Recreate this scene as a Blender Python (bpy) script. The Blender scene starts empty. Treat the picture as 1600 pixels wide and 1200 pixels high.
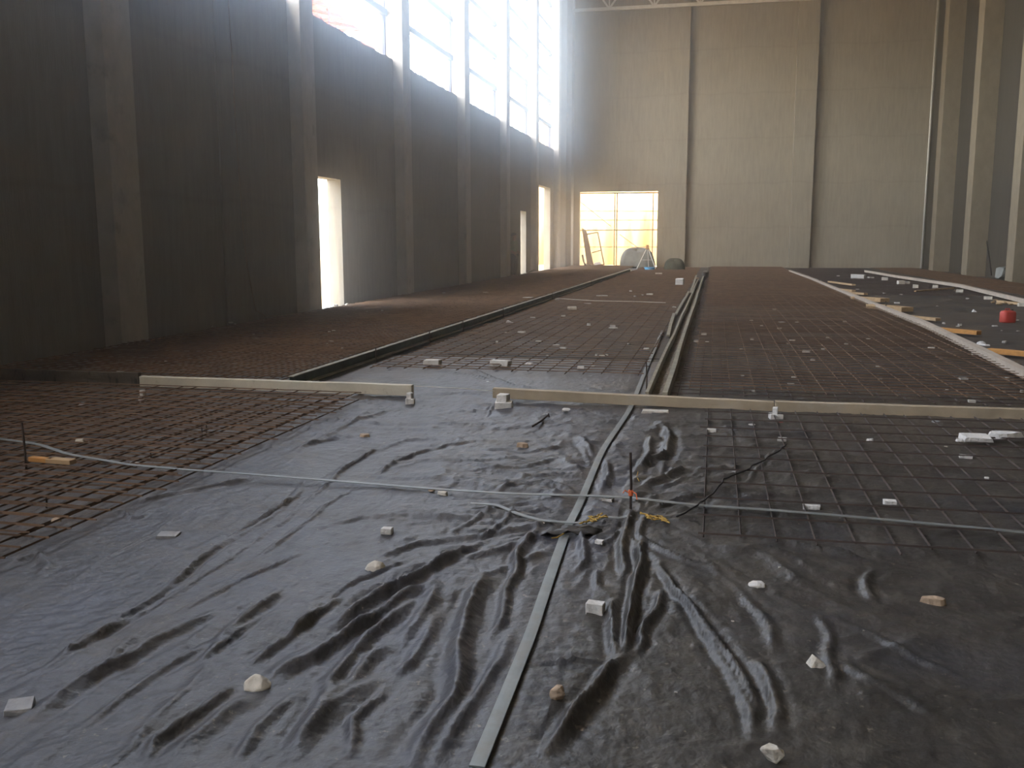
import bpy, bmesh, math, random
import numpy as np
from mathutils import Vector, Matrix
S = bpy.context.scene
col = S.collection
random.seed(7); rng = np.random.default_rng(11)

# ---------------------------------------------------------------- camera
F, YAW, PITCH, ROLL, CAMH = 1466.1, 0.2118, 0.1516, -0.0018, 1.4466
_cy, _sy, _cp, _sp = math.cos(YAW), math.sin(YAW), math.cos(PITCH), math.sin(PITCH)
FW = np.array([-_sy*_cp, _cy*_cp, -_sp]); _rt = np.array([_cy, _sy, 0.0]); _up = np.cross(_rt, FW)
RT = math.cos(ROLL)*_rt + math.sin(ROLL)*_up; UP = -math.sin(ROLL)*_rt + math.cos(ROLL)*_up
cd = bpy.data.cameras.new('camera'); cam = bpy.data.objects.new('camera', cd); col.objects.link(cam)
cd.sensor_width = 36.0; cd.lens = F/1600*36; cd.clip_start = 0.05; cd.clip_end = 600
M = Matrix(((RT[0], UP[0], -FW[0], 0), (RT[1], UP[1], -FW[1], 0), (RT[2], UP[2], -FW[2], CAMH), (0, 0, 0, 1)))
cam.matrix_world = M
S.camera = cam

def ray(px, py): return FW + RT*(px-800)/F - UP*(py-600)/F
def G(px, py, z=0.0):            # point on the level z under a pixel of the photograph
    d = ray(px, py); t = (z-CAMH)/d[2]; return float(d[0]*t), float(d[1]*t)
def GY(px, py, Y):
    d = ray(px, py); t = Y/d[1]; return float(d[0]*t), float(CAMH+d[2]*t)
def dist(x, y, z=0.0): return float(np.dot(np.array([x, y, z-CAMH]), FW))

# ---------------------------------------------------------------- sky, sun, exposure
W = bpy.data.worlds.new('sky'); S.world = W; W.use_nodes = True
wn = W.node_tree.nodes; wl = W.node_tree.links; wn.clear()
wo = wn.new('ShaderNodeOutputWorld'); wb = wn.new('ShaderNodeBackground'); sk = wn.new('ShaderNodeTexSky')
sk.sky_type = 'NISHITA'; sk.sun_disc = False; sk.sun_elevation = math.radians(50); sk.sun_rotation = math.radians(172)
sk.air_density = 1.0; sk.dust_density = 2.5; sk.ozone_density = 1.0
wb.inputs['Strength'].default_value = 1.05
hs = wn.new('ShaderNodeHueSaturation'); hs.inputs['Saturation'].default_value = 0.55; wl.new(sk.outputs[0], hs.inputs['Color'])
tn = wn.new('ShaderNodeMixRGB'); tn.blend_type = 'MULTIPLY'; tn.inputs[0].default_value = 1; tn.inputs[2].default_value = (1.0, 0.955, 0.89, 1); wl.new(hs.outputs[0], tn.inputs[1]); wl.new(tn.outputs[0], wb.inputs[0]); wl.new(wb.outputs[0], wo.inputs[0])
sl = bpy.data.lights.new('sun', 'SUN'); sun = bpy.data.objects.new('sun', sl); col.objects.link(sun)
sl.energy = 1.9; sl.angle = math.radians(0.6); sl.color = (1.0, 0.83, 0.60)
_az, _el = math.radians(8), math.radians(52)
sd = Vector((math.sin(_az)*math.cos(_el), math.cos(_az)*math.cos(_el), -math.sin(_el)))
sun.rotation_euler = sd.to_track_quat('-Z', 'Y').to_euler(); sun.location = (0, -20, 40)
S.view_settings.view_transform = 'Standard'; S.view_settings.look = 'None'
S.view_settings.gamma = 1.0; S.view_settings.use_curve_mapping = False
S.view_settings.exposure = 1.62
cy = S.cycles
cy.use_denoising = True
cy.max_bounces = 7; cy.diffuse_bounces = 6; cy.glossy_bounces = 3; cy.volume_bounces = 1; cy.transparent_max_bounces = 6
cy.caustics_reflective = False; cy.caustics_refractive = False
cy.sample_clamp_indirect = 12.0
cy.volume_step_rate = 10.0
# hall dimensions
XL, XLI, XLO = -7.74, -8.0, -8.32      # left column face, wall inside, wall outside
XR, XRI = 9.8, 10.5
YB, YF = 52.13, -14.0
SILL, WTOP, ROOF = 5.86, 13.3, 15.3
colY = [(11.15+6*i, 11.76+6*i) for i in range(-4, 7)]
bays = [(colY[k][1], colY[k+1][0]) for k in range(len(colY)-1)]
for k, (a, b) in enumerate(bays):      # daylight portals (they only guide the sky's light)
    pl = bpy.data.lights.new('window_portal', 'AREA'); pl.shape = 'RECTANGLE'; pl.size = b-a; pl.size_y = WTOP-SILL
    pl.cycles.is_portal = True
    po = bpy.data.objects.new('window_portal', pl); col.objects.link(po)
    po.location = (XLI-0.05, (a+b)/2, (SILL+WTOP)/2)
    po.rotation_euler = (math.radians(90), 0, math.radians(-90))    # local -Z looks along world +X, into the hall

# ---------------------------------------------------------------- helpers
def tag(o, label=None, cat=None, group=None, kind=None):
    if label: o['label'] = label
    if cat: o['category'] = cat
    if group: o['group'] = group
    if kind: o['kind'] = kind
    return o
def empty(name, loc=(0, 0, 0), rz=0.0):
    o = bpy.data.objects.new(name, None); col.objects.link(o); o.location = loc; o.rotation_euler = (0, 0, rz); o.empty_display_size = 0.1
    return o
class MB:
    def __init__(s): s.v = []; s.f = []
    def box(s, a, b):
        n = len(s.v); x0, y0, z0 = a; x1, y1, z1 = b
        s.v += [(x0, y0, z0), (x1, y0, z0), (x1, y1, z0), (x0, y1, z0), (x0, y0, z1), (x1, y0, z1), (x1, y1, z1), (x0, y1, z1)]
        s.f += [tuple(n+i for i in q) for q in ((0, 3, 2, 1), (4, 5, 6, 7), (0, 1, 5, 4), (1, 2, 6, 5), (2, 3, 7, 6), (3, 0, 4, 7))]
        return s
    def bar(s, p, q, w, h=None):      # square bar from p to q
        h = h or w; p = Vector(p); q = Vector(q); d = (q-p).normalized()
        up = Vector((0, 0, 1)) if abs(d.z) < 0.9 else Vector((0, 1, 0))
        r = d.cross(up).normalized(); u = r.cross(d)
        n = len(s.v)
        for c in (p, q):
            for a, b in ((-1, -1), (1, -1), (1, 1), (-1, 1)): s.v.append(tuple(c+r*a*w/2+u*b*h/2))
        s.f += [tuple(n+i for i in k) for k in ((0, 1, 2, 3), (7, 6, 5, 4), (0, 4, 5, 1), (1, 5, 6, 2), (2, 6, 7, 3), (3, 7, 4, 0))]
        return s
    def tube(s, pts, r, k=6, close=True):
        pts = [Vector(p) for p in pts]; n0 = len(s.v)
        rr = r if isinstance(r, (list, tuple)) else [r]*len(pts)
        for i, p in enumerate(pts):
            d = (pts[min(i+1, len(pts)-1)]-pts[max(i-1, 0)]).normalized()
            up = Vector((0, 0, 1)) if abs(d.z) < 0.9 else Vector((0, 1, 0))
            a = d.cross(up).normalized(); b = a.cross(d)
            for j in range(k):
                t = 2*math.pi*j/k; s.v.append(tuple(p+(a*math.cos(t)+b*math.sin(t))*rr[i]))
        for i in range(len(pts)-1):
            for j in range(k):
                s.f.append((n0+i*k+j, n0+i*k+(j+1) % k, n0+(i+1)*k+(j+1) % k, n0+(i+1)*k+j))
        if close:
            s.f.append(tuple(n0+j for j in range(k))[::-1]); s.f.append(tuple(n0+(len(pts)-1)*k+j for j in range(k)))
        return s
    def sweep(s, prof, pts):           # closed profile [(side, up)] swept on a path lying in XY
        pts = [Vector(p) for p in pts]; n0 = len(s.v); k = len(prof)
        for i, p in enumerate(pts):
            d = (pts[min(i+1, len(pts)-1)]-pts[max(i-1, 0)]); d.z = 0; d.normalize()
            a = Vector((d.y, -d.x, 0))
            for (u, w) in prof: s.v.append(tuple(p+a*u+Vector((0, 0, w))))
        for i in range(len(pts)-1):
            for j in range(k):
                s.f.append((n0+i*k+j, n0+i*k+(j+1) % k, n0+(i+1)*k+(j+1) % k, n0+(i+1)*k+j))
        s.f.append(tuple(n0+j for j in range(k))[::-1]); s.f.append(tuple(n0+(len(pts)-1)*k+j for j in range(k)))
        return s
    def build(s, name, mat, parent=None, smooth=False, bevel=0.0, fix=True):
        me = bpy.data.meshes.new(name); me.from_pydata(s.v, [], s.f); me.materials.append(mat)
        if fix:
            bm = bmesh.new(); bm.from_mesh(me); bmesh.ops.recalc_face_normals(bm, faces=bm.faces)
            if bevel > 0:
                bmesh.ops.bevel(bm, geom=list(bm.edges), offset=bevel, segments=2, affect='EDGES', profile=0.6)
            bm.to_mesh(me); bm.free()
        if smooth: me.polygons.foreach_set('use_smooth', [True]*len(me.polygons))
        o = bpy.data.objects.new(name, me); col.objects.link(o)
        if parent: o.parent = parent
        return o

# ---------------------------------------------------------------- materials
def mat(name, base, rough=0.7, metal=0.0, var=0.15, scale=6.0, col2=None, bump=0.0, bscale=30.0, stretch=(1, 1, 1), spec=0.5, detail=6.0, thr=(0.35, 0.65)):
    m = bpy.data.materials.new(name); m.use_nodes = True; n = m.node_tree.nodes; l = m.node_tree.links
    b = n['Principled BSDF']; b.inputs['Roughness'].default_value = rough; b.inputs['Metallic'].default_value = metal
    b.inputs['Specular IOR Level'].default_value = spec
    tc = n.new('ShaderNodeTexCoord'); mp = n.new('ShaderNodeMapping'); mp.inputs['Scale'].default_value = stretch
    l.new(tc.outputs['Object'], mp.inputs[0])
    nz = n.new('ShaderNodeTexNoise'); nz.inputs['Scale'].default_value = scale; nz.inputs['Detail'].default_value = detail; nz.inputs['Roughness'].default_value = 0.6
    l.new(mp.outputs[0], nz.inputs[0])
    cr = n.new('ShaderNodeValToRGB'); cr.color_ramp.elements[0].position = thr[0]; cr.color_ramp.elements[1].position = thr[1]
    c2 = col2 or tuple(c*(1+var) for c in base); c1 = base if col2 else tuple(c*(1-var) for c in base)
    cr.color_ramp.elements[0].color = (*c1, 1); cr.color_ramp.elements[1].color = (*c2, 1)
    l.new(nz.outputs[0], cr.inputs[0]); l.new(cr.outputs[0], b.inputs['Base Color'])
    if bump > 0:
        n2 = n.new('ShaderNodeTexNoise'); n2.inputs['Scale'].default_value = bscale; n2.inputs['Detail'].default_value = 5
        l.new(mp.outputs[0], n2.inputs[0])
        bp = n.new('ShaderNodeBump'); bp.inputs['Strength'].default_value = bump; bp.inputs['Distance'].default_value = 0.02
        l.new(n2.outputs[0], bp.inputs['Height']); l.new(bp.outputs[0], b.inputs['Normal'])
    return m
def layer(m, color, scale, thr, amount=1.0, stretch=(1, 1, 1), seed=0.0, rough=None):
    """mixes a second colour over a material with a noise mask"""
    n = m.node_tree.nodes; l = m.node_tree.links; b = n['Principled BSDF']
    src = b.inputs['Base Color'].links[0].from_socket
    tc = n.new('ShaderNodeTexCoord'); mp = n.new('ShaderNodeMapping'); mp.inputs['Scale'].default_value = stretch; mp.inputs['Location'].default_value = (seed, seed*1.7, seed)
    l.new(tc.outputs['Object'], mp.inputs[0])
    nz = n.new('ShaderNodeTexNoise'); nz.inputs['Scale'].default_value = scale; nz.inputs['Detail'].default_value = 8; nz.inputs['Roughness'].default_value = 0.65
    l.new(mp.outputs[0], nz.inputs[0])
    mr = n.new('ShaderNodeMapRange'); mr.inputs['From Min'].default_value = thr[0]; mr.inputs['From Max'].default_value = thr[1]; mr.inputs['To Max'].default_value = amount
    l.new(nz.outputs[0], mr.inputs[0])
    mx = n.new('ShaderNodeMixRGB'); l.new(mr.outputs[0], mx.inputs[0]); l.new(src, mx.inputs[1]); mx.inputs[2].default_value = (*color, 1)
    l.new(mx.outputs[0], b.inputs['Base Color'])
    if rough is not None:
        mr2 = n.new('ShaderNodeMapRange'); l.new(mr.outputs[0], mr2.inputs[0])
        mr2.inputs['To Min'].default_value = b.inputs['Roughness'].default_value; mr2.inputs['To Max'].default_value = rough
        if b.inputs['Roughness'].links:
            pass
        else: l.new(mr2.outputs[0], b.inputs['Roughness'])
    return m
def lift_lines(m, step, z0=0.0, amount=0.25):
    """faint horizontal joints of the plaster lifts"""
    n = m.node_tree.nodes; l = m.node_tree.links; b = n['Principled BSDF']; src = b.inputs['Base Color'].links[0].from_socket
    tc = n.new('ShaderNodeTexCoord'); sp = n.new('ShaderNodeSeparateXYZ'); l.new(tc.outputs['Object'], sp.inputs[0])
    nz = n.new('ShaderNodeTexNoise'); nz.inputs['Scale'].default_value = 0.8; l.new(tc.outputs['Object'], nz.inputs[0])
    a = n.new('ShaderNodeMath'); a.operation = 'MULTIPLY_ADD'; l.new(nz.outputs[0], a.inputs[0]); a.inputs[1].default_value = 0.35; l.new(sp.outputs[2], a.inputs[2])
    w = n.new('ShaderNodeMath'); w.operation = 'PINGPONG'; l.new(a.outputs[0], w.inputs[0]); w.inputs[1].default_value = step/2
    mr = n.new('ShaderNodeMapRange'); l.new(w.outputs[0], mr.inputs[0]); mr.inputs['From Max'].default_value = 0.08; mr.inputs['To Min'].default_value = amount; mr.inputs['To Max'].default_value = 0
    mx = n.new('ShaderNodeMixRGB'); mx.blend_type = 'MULTIPLY'; l.new(mr.outputs[0], mx.inputs[0]); l.new(src, mx.inputs[1]); mx.inputs[2].default_value = (0.6, 0.58, 0.55, 1)
    l.new(mx.outputs[0], b.inputs['Base Color'])
    return m
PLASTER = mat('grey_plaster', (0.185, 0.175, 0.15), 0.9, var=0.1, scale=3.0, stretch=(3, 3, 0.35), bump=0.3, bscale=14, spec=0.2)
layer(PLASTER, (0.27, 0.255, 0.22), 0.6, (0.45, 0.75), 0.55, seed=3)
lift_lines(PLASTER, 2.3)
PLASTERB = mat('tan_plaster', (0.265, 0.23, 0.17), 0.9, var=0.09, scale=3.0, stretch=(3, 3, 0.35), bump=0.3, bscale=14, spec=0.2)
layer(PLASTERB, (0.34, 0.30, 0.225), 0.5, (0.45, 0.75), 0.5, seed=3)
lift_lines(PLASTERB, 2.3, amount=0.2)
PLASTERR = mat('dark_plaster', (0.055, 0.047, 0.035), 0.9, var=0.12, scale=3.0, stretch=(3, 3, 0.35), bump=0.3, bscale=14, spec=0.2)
CONCR = mat('tan_concrete', (0.20, 0.165, 0.115), 0.85, var=0.1, scale=4.0, stretch=(1, 1, 0.6), bump=0.25, bscale=20, spec=0.25)
CONC = mat('column_concrete', (0.36, 0.34, 0.30), 0.85, var=0.1, scale=4.0, stretch=(1, 1, 0.6), bump=0.25, bscale=20, spec=0.25)
layer(CONC, (0.19, 0.17, 0.15), 2.5, (0.58, 0.72), 0.6, seed=5)
FLOORM = mat('dusty_membrane', (0.036, 0.033, 0.031), 0.55, var=0.3, scale=1.2, bump=0.5, bscale=9, spec=0.3)
layer(FLOORM, (0.080, 0.061, 0.043), 0.9, (0.36, 0.62), 0.9, seed=2, rough=0.85)
layer(FLOORM, (0.12, 0.09, 0.065), 6.0, (0.55, 0.7), 0.5, seed=8)
def zone(m, color, x0, x1, y0, y1, amount):
    """rust-brown dirt lying in one area of the sheet, with a noisy border"""
    n = m.node_tree.nodes; l = m.node_tree.links; b = n['Principled BSDF']; src = b.inputs['Base Color'].links[0].from_socket
    tc = n.new('ShaderNodeTexCoord'); sp = n.new('ShaderNodeSeparateXYZ'); l.new(tc.outputs['Object'], sp.inputs[0])
    nz = n.new('ShaderNodeTexNoise'); nz.inputs['Scale'].default_value = 2.5; nz.inputs['Detail'].default_value = 6; l.new(tc.outputs['Object'], nz.inputs[0])
    a = n.new('ShaderNodeMapRange'); l.new(sp.outputs[0], a.inputs[0]); a.inputs['From Min'].default_value = x0; a.inputs['From Max'].default_value = x1
    c = n.new('ShaderNodeMapRange'); l.new(sp.outputs[1], c.inputs[0]); c.inputs['From Min'].default_value = y0; c.inputs['From Max'].default_value = y1
    d = n.new('ShaderNodeMath'); d.operation = 'MULTIPLY'; l.new(a.outputs[0], d.inputs[0]); l.new(c.outputs[0], d.inputs[1])
    e = n.new('ShaderNodeMapRange'); l.new(nz.outputs[0], e.inputs[0]); e.inputs['From Min'].default_value = .3; e.inputs['From Max'].default_value = .6; e.inputs['To Min'].default_value = .35; e.inputs['To Max'].default_value = amount
    f = n.new('ShaderNodeMath'); f.operation = 'MULTIPLY'; l.new(d.outputs[0], f.inputs[0]); l.new(e.outputs[0], f.inputs[1])
    mx = n.new('ShaderNodeMixRGB'); l.new(f.outputs[0], mx.inputs[0]); l.new(src, mx.inputs[1]); mx.inputs[2].default_value = (*color, 1); l.new(mx.outputs[0], b.inputs['Base Color'])
def poly(name, tint, dust, seed, blue=(0.06, 0.064, 0.084)):
    m = mat(name, tint, 0.46, var=0.25, scale=2.5, bump=0.42, bscale=26, spec=0.5)
    layer(m, blue, 1.1, (0.5, 0.7), 0.7, seed=seed+1)  # bluish sheen of the windows, painted into the colour in patches
    layer(m, dust, 3.2, (0.5, 0.72), 0.65, seed=seed, rough=0.62)
    layer(m, (0.15, 0.13, 0.10), 1.6, (0.60, 0.74), 0.45, seed=seed+7, stretch=(1.6, .8, 1))
    layer(m, (0.26, 0.22, 0.17), 30.0, (0.63, 0.70), 0.55, seed=seed+4)
    return m
POLYL = poly('polythene_left', (0.048, 0.047, 0.050), (0.10, 0.09, 0.078), 1.3)
POLYR = poly('polythene_right', (0.034, 0.031, 0.028), (0.08, 0.068, 0.052), 9.1, blue=(0.035, 0.038, 0.048))
zone(POLYL, (0.062, 0.045, 0.03), -2.9, -3.2, 3.0, 3.6, .95); zone(POLYL, (0.07, 0.055, 0.04), -1.0, -2.0, 9.2, 10.2, .9)
zone(POLYR, (0.062, 0.048, 0.035), .2, 1.2, 5.5, 7.5, .8)
RUST = mat('rusty_rebar', (0.075, 0.046, 0.028), 0.8, var=0.35, scale=5, col2=(0.15, 0.09, 0.052), spec=0.2)
RUSTD = mat('dark_rebar', (0.045, 0.032, 0.026), 0.75, var=0.3, scale=6, spec=0.25)
STONEW = mat('white_block', (0.62, 0.60, 0.56), 0.9, var=0.08, scale=14, bump=0.5, bscale=60, spec=0.2)
STONET = mat('tan_stone', (0.40, 0.30, 0.21), 0.9, var=0.2, scale=12, bump=0.6, bscale=40, spec=0.2)
STONEP = mat('pale_stone', (0.56, 0.52, 0.44), 0.9, var=0.16, scale=12, bump=0.6, bscale=40, spec=0.2)
STONEG = mat('grey_stone', (0.30, 0.30, 0.30), 0.85, var=0.1, scale=12, bump=0.4, bscale=50, spec=0.2)
CHIPM = mat('dusty_chip', (0.38, 0.36, 0.32), 0.9, var=0.25, scale=9, spec=0.15)
BEAMW = mat('pale_beam', (0.52, 0.48, 0.38), 0.7, var=0.1, scale=5, bump=0.2, spec=0.3)
layer(BEAMW, (0.24, 0.2, 0.14), 9.0, (0.6, 0.72), 0.6, seed=3)
BEAMT = mat('tan_beam', (0.37, 0.30, 0.205), 0.75, var=0.15, scale=3, bump=0.2, spec=0.3)
layer(BEAMT, (0.42, 0.38, 0.32), 2.0, (0.5, 0.65), 0.5, seed=6)
BEAMD = mat('stained_board', (0.10, 0.082, 0.06), 0.85, var=0.3, scale=2.5, bump=0.3, spec=0.2)
layer(BEAMD, (0.02, 0.018, 0.016), 3.0, (0.56, 0.64), 0.9, stretch=(3, 1, 1), seed=1)
GALV = mat('galvanised_strip', (0.22, 0.24, 0.235), 0.5, metal=0.35, var=0.12, scale=8, spec=0.4)
layer(GALV, (0.2, 0.19, 0.17), 6.0, (0.5, 0.7), 0.7, seed=2)
GREEN = mat('green_steel', (0.055, 0.075, 0.058), 0.7, metal=0.2, var=0.3, scale=4, spec=0.3)
EDGE = mat('worn_edge', (0.25, 0.23, 0.17), 0.6, metal=0.2, var=0.2, scale=6, spec=0.4)
RAILW = mat('white_rail', (0.42, 0.36, 0.29), 0.75, var=0.12, scale=5, spec=0.25)
WOOD = mat('light_wood', (0.42, 0.29, 0.16), 0.75, var=0.15, scale=3, stretch=(1, 6, 6), spec=0.25)
WOODO = mat('orange_wood', (0.46, 0.23, 0.07), 0.75, var=0.15, scale=3, stretch=(1, 6, 6), spec=0.25)
WOODB = mat('brown_board', (0.30, 0.17, 0.10), 0.75, var=0.2, scale=3, spec=0.25)
GROUT = mat('spilt_mortar', (0.15, 0.125, 0.095), 0.95, var=0.35, scale=14, bump=1.0, bscale=40, spec=0.15)
FRAMEM = mat('window_frame_blue', (0.035, 0.04, 0.08), 0.5, metal=0.3, var=0.1, spec=0.4)
WHITEST = mat('white_steel', (0.62, 0.60, 0.54), 0.5, metal=0.1, var=0.08, spec=0.4)
SCAFF = mat('scaffold_tube', (0.42, 0.30, 0.18), 0.6, metal=0.2, var=0.25, scale=3, spec=0.3)
ORANGE = mat('orange_steel', (0.20, 0.045, 0.015), 0.55, metal=0.1, var=0.1, spec=0.3)
REDP = mat('red_plastic', (0.42, 0.05, 0.035), 0.55, var=0.15, scale=8, spec=0.4)
BLACKP = mat('black_plastic', (0.012, 0.01, 0.01), 0.6, var=0.2, spec=0.3)
TWINE = mat('yellow_twine', (0.42, 0.27, 0.07), 0.9, var=0.2, spec=0.1)
CORDW = mat('white_cord', (0.48, 0.45, 0.38), 0.9, var=0.1, spec=0.1)
ORTAPE = mat('orange_tape', (0.75, 0.16, 0.05), 0.6, var=0.1)
SAND = mat('sand_ground', (0.52, 0.40, 0.25), 0.95, var=0.15, scale=0.8, bump=0.4, spec=0.1)
HOARD = mat('yellow_hoarding', (0.52, 0.41, 0.24), 0.9, var=0.06, scale=0.8, stretch=(3, 3, 0.25), spec=0.1)
layer(HOARD, (0.42, 0.24, 0.13), 0.9, (0.52, 0.66), 0.6, stretch=(2, 2, 0.3), seed=4)
TARPG = mat('green_tarp', (0.04, 0.045, 0.03), 0.8, var=0.25, scale=4, bump=0.6, spec=0.25)
TARPW = mat('grey_tarp', (0.22, 0.225, 0.20), 0.6, var=0.15, scale=3, bump=0.7, bscale=8, spec=0.35)
BLUEP = mat('blue_plastic', (0.10, 0.36, 0.60), 0.5, var=0.1, spec=0.4)
CLOTHG = mat('olive_shirt', (0.20, 0.23, 0.14), 0.9, var=0.15, spec=0.15)
CLOTHB = mat('grey_trousers', (0.10, 0.085, 0.08), 0.9, var=0.15, spec=0.15)
SKIN = mat('skin', (0.28, 0.16, 0.10), 0.6, var=0.08, spec=0.35)
HAIR = mat('brown_hair', (0.05, 0.03, 0.018), 0.8, var=0.2)
ROOFM = mat('roof_sheet', (0.33, 0.31, 0.28), 0.7, var=0.06, spec=0.2)

# ---------------------------------------------------------------- room shell
def struct(o, label=None): return tag(o, label, None, None, 'structure')
fl = MB().box((-8.4, YF, -0.3), (10.8, YB+0.3, 0.0)).build('floor', FLOORM)
struct(fl, 'dusty dark membrane floor of the hall under the reinforcement')
g_ = MB().box((-120, -60, -0.5), (120, 160, -0.31)).build('ground', SAND); struct(g_, 'sunlit sandy ground outside the hall')
m = MB()
yd = sorted([(17.95, 19.55, 2.76), (38.95, 40.15, 2.68), (42.9, 46.2, 3.98)])
ys = YF
for (a, b, h) in yd:
    m.box((XLO, ys, 0), (XLI, a, SILL)); m.box((XLO, a, h), (XLI, b, SILL)); ys = b
m.box((XLO, ys, 0), (XLI, YB+0.3, SILL))
m.box((XLO, YF, WTOP), (XLI, YB+0.3, ROOF))
m.box((XLO, YF, SILL), (XLI, colY[0][0], WTOP)); m.box((XLO, colY[-1][1], SILL), (XLI, YB+0.3, WTOP))
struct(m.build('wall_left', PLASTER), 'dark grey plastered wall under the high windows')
m = MB(); dx0, dx1, dz = -7.38, -3.13, 4.08
m.box((XLO, YB, 0), (dx0, YB+0.3, ROOF)).box((dx0, YB, dz), (dx1, YB+0.3, ROOF)).box((dx1, YB, 0), (XRI+0.3, YB+0.3, ROOF))
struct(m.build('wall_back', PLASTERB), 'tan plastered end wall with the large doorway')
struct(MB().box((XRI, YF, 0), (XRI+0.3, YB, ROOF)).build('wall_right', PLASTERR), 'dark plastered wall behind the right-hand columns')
struct(MB().box((XLO, YF-0.3, 0), (XRI+0.3, YF, ROOF)).build('wall_front', PLASTERB), 'plastered end wall behind the viewer')
struct(MB().box((XLO-0.3, YF-0.3, ROOF), (XRI+0.5, YB+0.5, ROOF+0.25)).build('ceiling', ROOFM), 'roof deck of the hall')
# left columns
names = {3: 'first', 4: 'first', 5: 'second', 6: 'third', 7: 'fourth', 8: 'fifth', 9: 'sixth', 10: 'seventh'}
lab = {4: 'broad pale concrete column nearest the viewer on the window wall', 5: 'pale concrete column just before the narrow bright doorway', 6: 'pale concrete column between the first two visible high windows',
       7: 'pale concrete column between the second and third visible windows', 8: 'pale concrete column beside the standing person', 9: 'pale concrete column just before the tall yellow-lit doorway', 10: 'pale concrete column beyond the last high window, by the back corner'}
for k, (a, b) in enumerate(colY):
    mm = MB().box((XLO, a, 0), (XL, b, ROOF)).build('concrete_column', CONC, bevel=0.012)
    tag(mm, lab.get(k, 'pale concrete column of the window wall behind the viewer'), 'column', 'columns along the window wall', 'structure')
for k, (yn, lb) in enumerate([(46.6, 'tan concrete column nearest the far right corner'), (40.6, 'tan concrete column second from the far right corner'), (34.6, 'tan concrete column third from the far right corner, at the photo edge'), (28.6, None), (22.6, None), (16.6, None), (10.6, None), (4.6, None), (-1.4, None), (-7.4, None)]):
    mm = MB().box((XR, yn, 0), (XRI+0.1, yn+0.85, ROOF)).build('concrete_column', CONCR, bevel=0.012)
    tag(mm, lb or 'tan concrete column on the right wall beyond the photo edge', 'column', 'columns along the right wall', 'structure')
for (a, b, lb) in ((-2.74, -1.61, 'broad plaster pilaster just right of the large doorway'), (3.78, 4.82, 'broad plaster pilaster in the middle of the back wall')):
    mm = MB().box((a, YB-0.42, 0), (b, YB+0.1, ROOF)).build('wall_pilaster', PLASTERB, bevel=0.015)
    tag(mm, lb, 'pilaster', 'pilasters on the back wall', 'structure')
mm = MB().box((XLI-0.1, YB-0.9, 0), (XL+0.02, YB+0.1, ROOF)).build('wall_pilaster', CONC); tag(mm, 'narrow concrete pilaster in the far corner beside the windows', 'pilaster', 'pilasters on the back wall', 'structure')
# windows: steel frames in the high openings
n_w = 0
for k, (a, b) in enumerate(bays):
    n_w += 1
    m = MB(); x0, x1 = XLO+0.06, XLO+0.14
    z = 7.03
    while z < WTOP-0.3:
        m.box((x0, a, z-0.075), (x1+0.06, b, z+0.075)); z += 1.14
    m.box((x0, a, SILL), (x1, a+0.07, WTOP)); m.box((x0, b-0.04, SILL), (x1, b, WTOP)); m.box((x0, a, WTOP-0.08), (x1, b, WTOP))
    for t in (0.36,): m.box((x0+0.03, a+(b-a)*t-0.008, SILL), (x1-0.03, a+(b-a)*t+0.008, WTOP))
    wf = m.build('window_%d' % n_w, FRAMEM); struct(wf, 'unglazed high window with dark blue horizontal bars')
# ragged mortar bed on the sills
def fbm1(t, s): return sum(math.sin(t*f+s*i)*a for i, (f, a) in enumerate(((3.1, .5), (7.3, .3), (17.0, .2), (41, .12)), 1))
for k, (a, b) in enumerate(bays):
    m = MB(); n = 60; m.v = []
    for i in range(n+1):
        y = a+(b-a)*i/n; h = SILL+0.05+0.025*fbm1(y*2, k)
        m.v += [(XLI-0.005, y, SILL-0.02), (XLI-0.005, y, h), (XLO+0.15, y, h), (XLO+0.15, y, SILL-0.02)]
    for i in range(n):
        q = i*4; m.f += [(q, q+1, q+5, q+4), (q+1, q+2, q+6, q+5), (q+2, q+3, q+7, q+6)]
    struct(m.build('trim_%d' % (k+1), GROUT if False else PLASTER), 'rough mortar edge on the window sill')

# roof trusses
def truss(Y, lb):
    root = empty('roof_truss', (0, Y, 13.42)); tag(root, lb, 'truss', 'white roof trusses')
    x0, x1 = XL-0.4, XRI
    def P(x, z): return (x, 0, z)
    m = MB().bar(P(x0, 0), P(x1, 0), 0.16, 0.16); m.build('bottom_chord', WHITEST, root)
    MB().bar(P(x0, 1.6), P(x1, 1.6), 0.16, 0.16).build('top_chord', WHITEST, root)
    m = MB(); n = 8; st = (x1-x0)/n
    for i in range(n):
        xa = x0+i*st; m.bar(P(xa, 0), P(xa+st/2, 1.6), 0.09); m.bar(P(xa+st/2, 1.6), P(xa+st, 0), 0.09); m.bar(P(xa, 0), P(xa, 1.6), 0.06)
    m.build('web_bracing', WHITEST, root)
truss(51.4, 'white steel roof truss running along the top of the back wall')
for Y in (43.4, 35.4, 27.4, 19.4, 11.4, 3.4, -4.6): truss(Y, 'white steel roof truss above the top edge of the photo')

# ---------------------------------------------------------------- polythene sheets (height field with real folds)
def lat(seed, n=256): return np.random.default_rng(seed).random((n, n))
def vnoise(x, y, seed):
    L = lat(seed); n = L.shape[0]
    xi = np.floor(x).astype(int); yi = np.floor(y).astype(int); fx = x-xi; fy = y-yi
    fx = fx*fx*fx*(fx*(fx*6-15)+10); fy = fy*fy*fy*(fy*(fy*6-15)+10)
    a = L[xi % n, yi % n]; b = L[(xi+1) % n, yi % n]; c = L[xi % n, (yi+1) % n]; d = L[(xi+1) % n, (yi+1) % n]
    return (a*(1-fx)+b*fx)*(1-fy)+(c*(1-fx)+d*fx)*fy
def ridge(x, y, seed, p=3.0): return (1-np.abs(2*vnoise(x, y, seed)-1))**p
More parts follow.
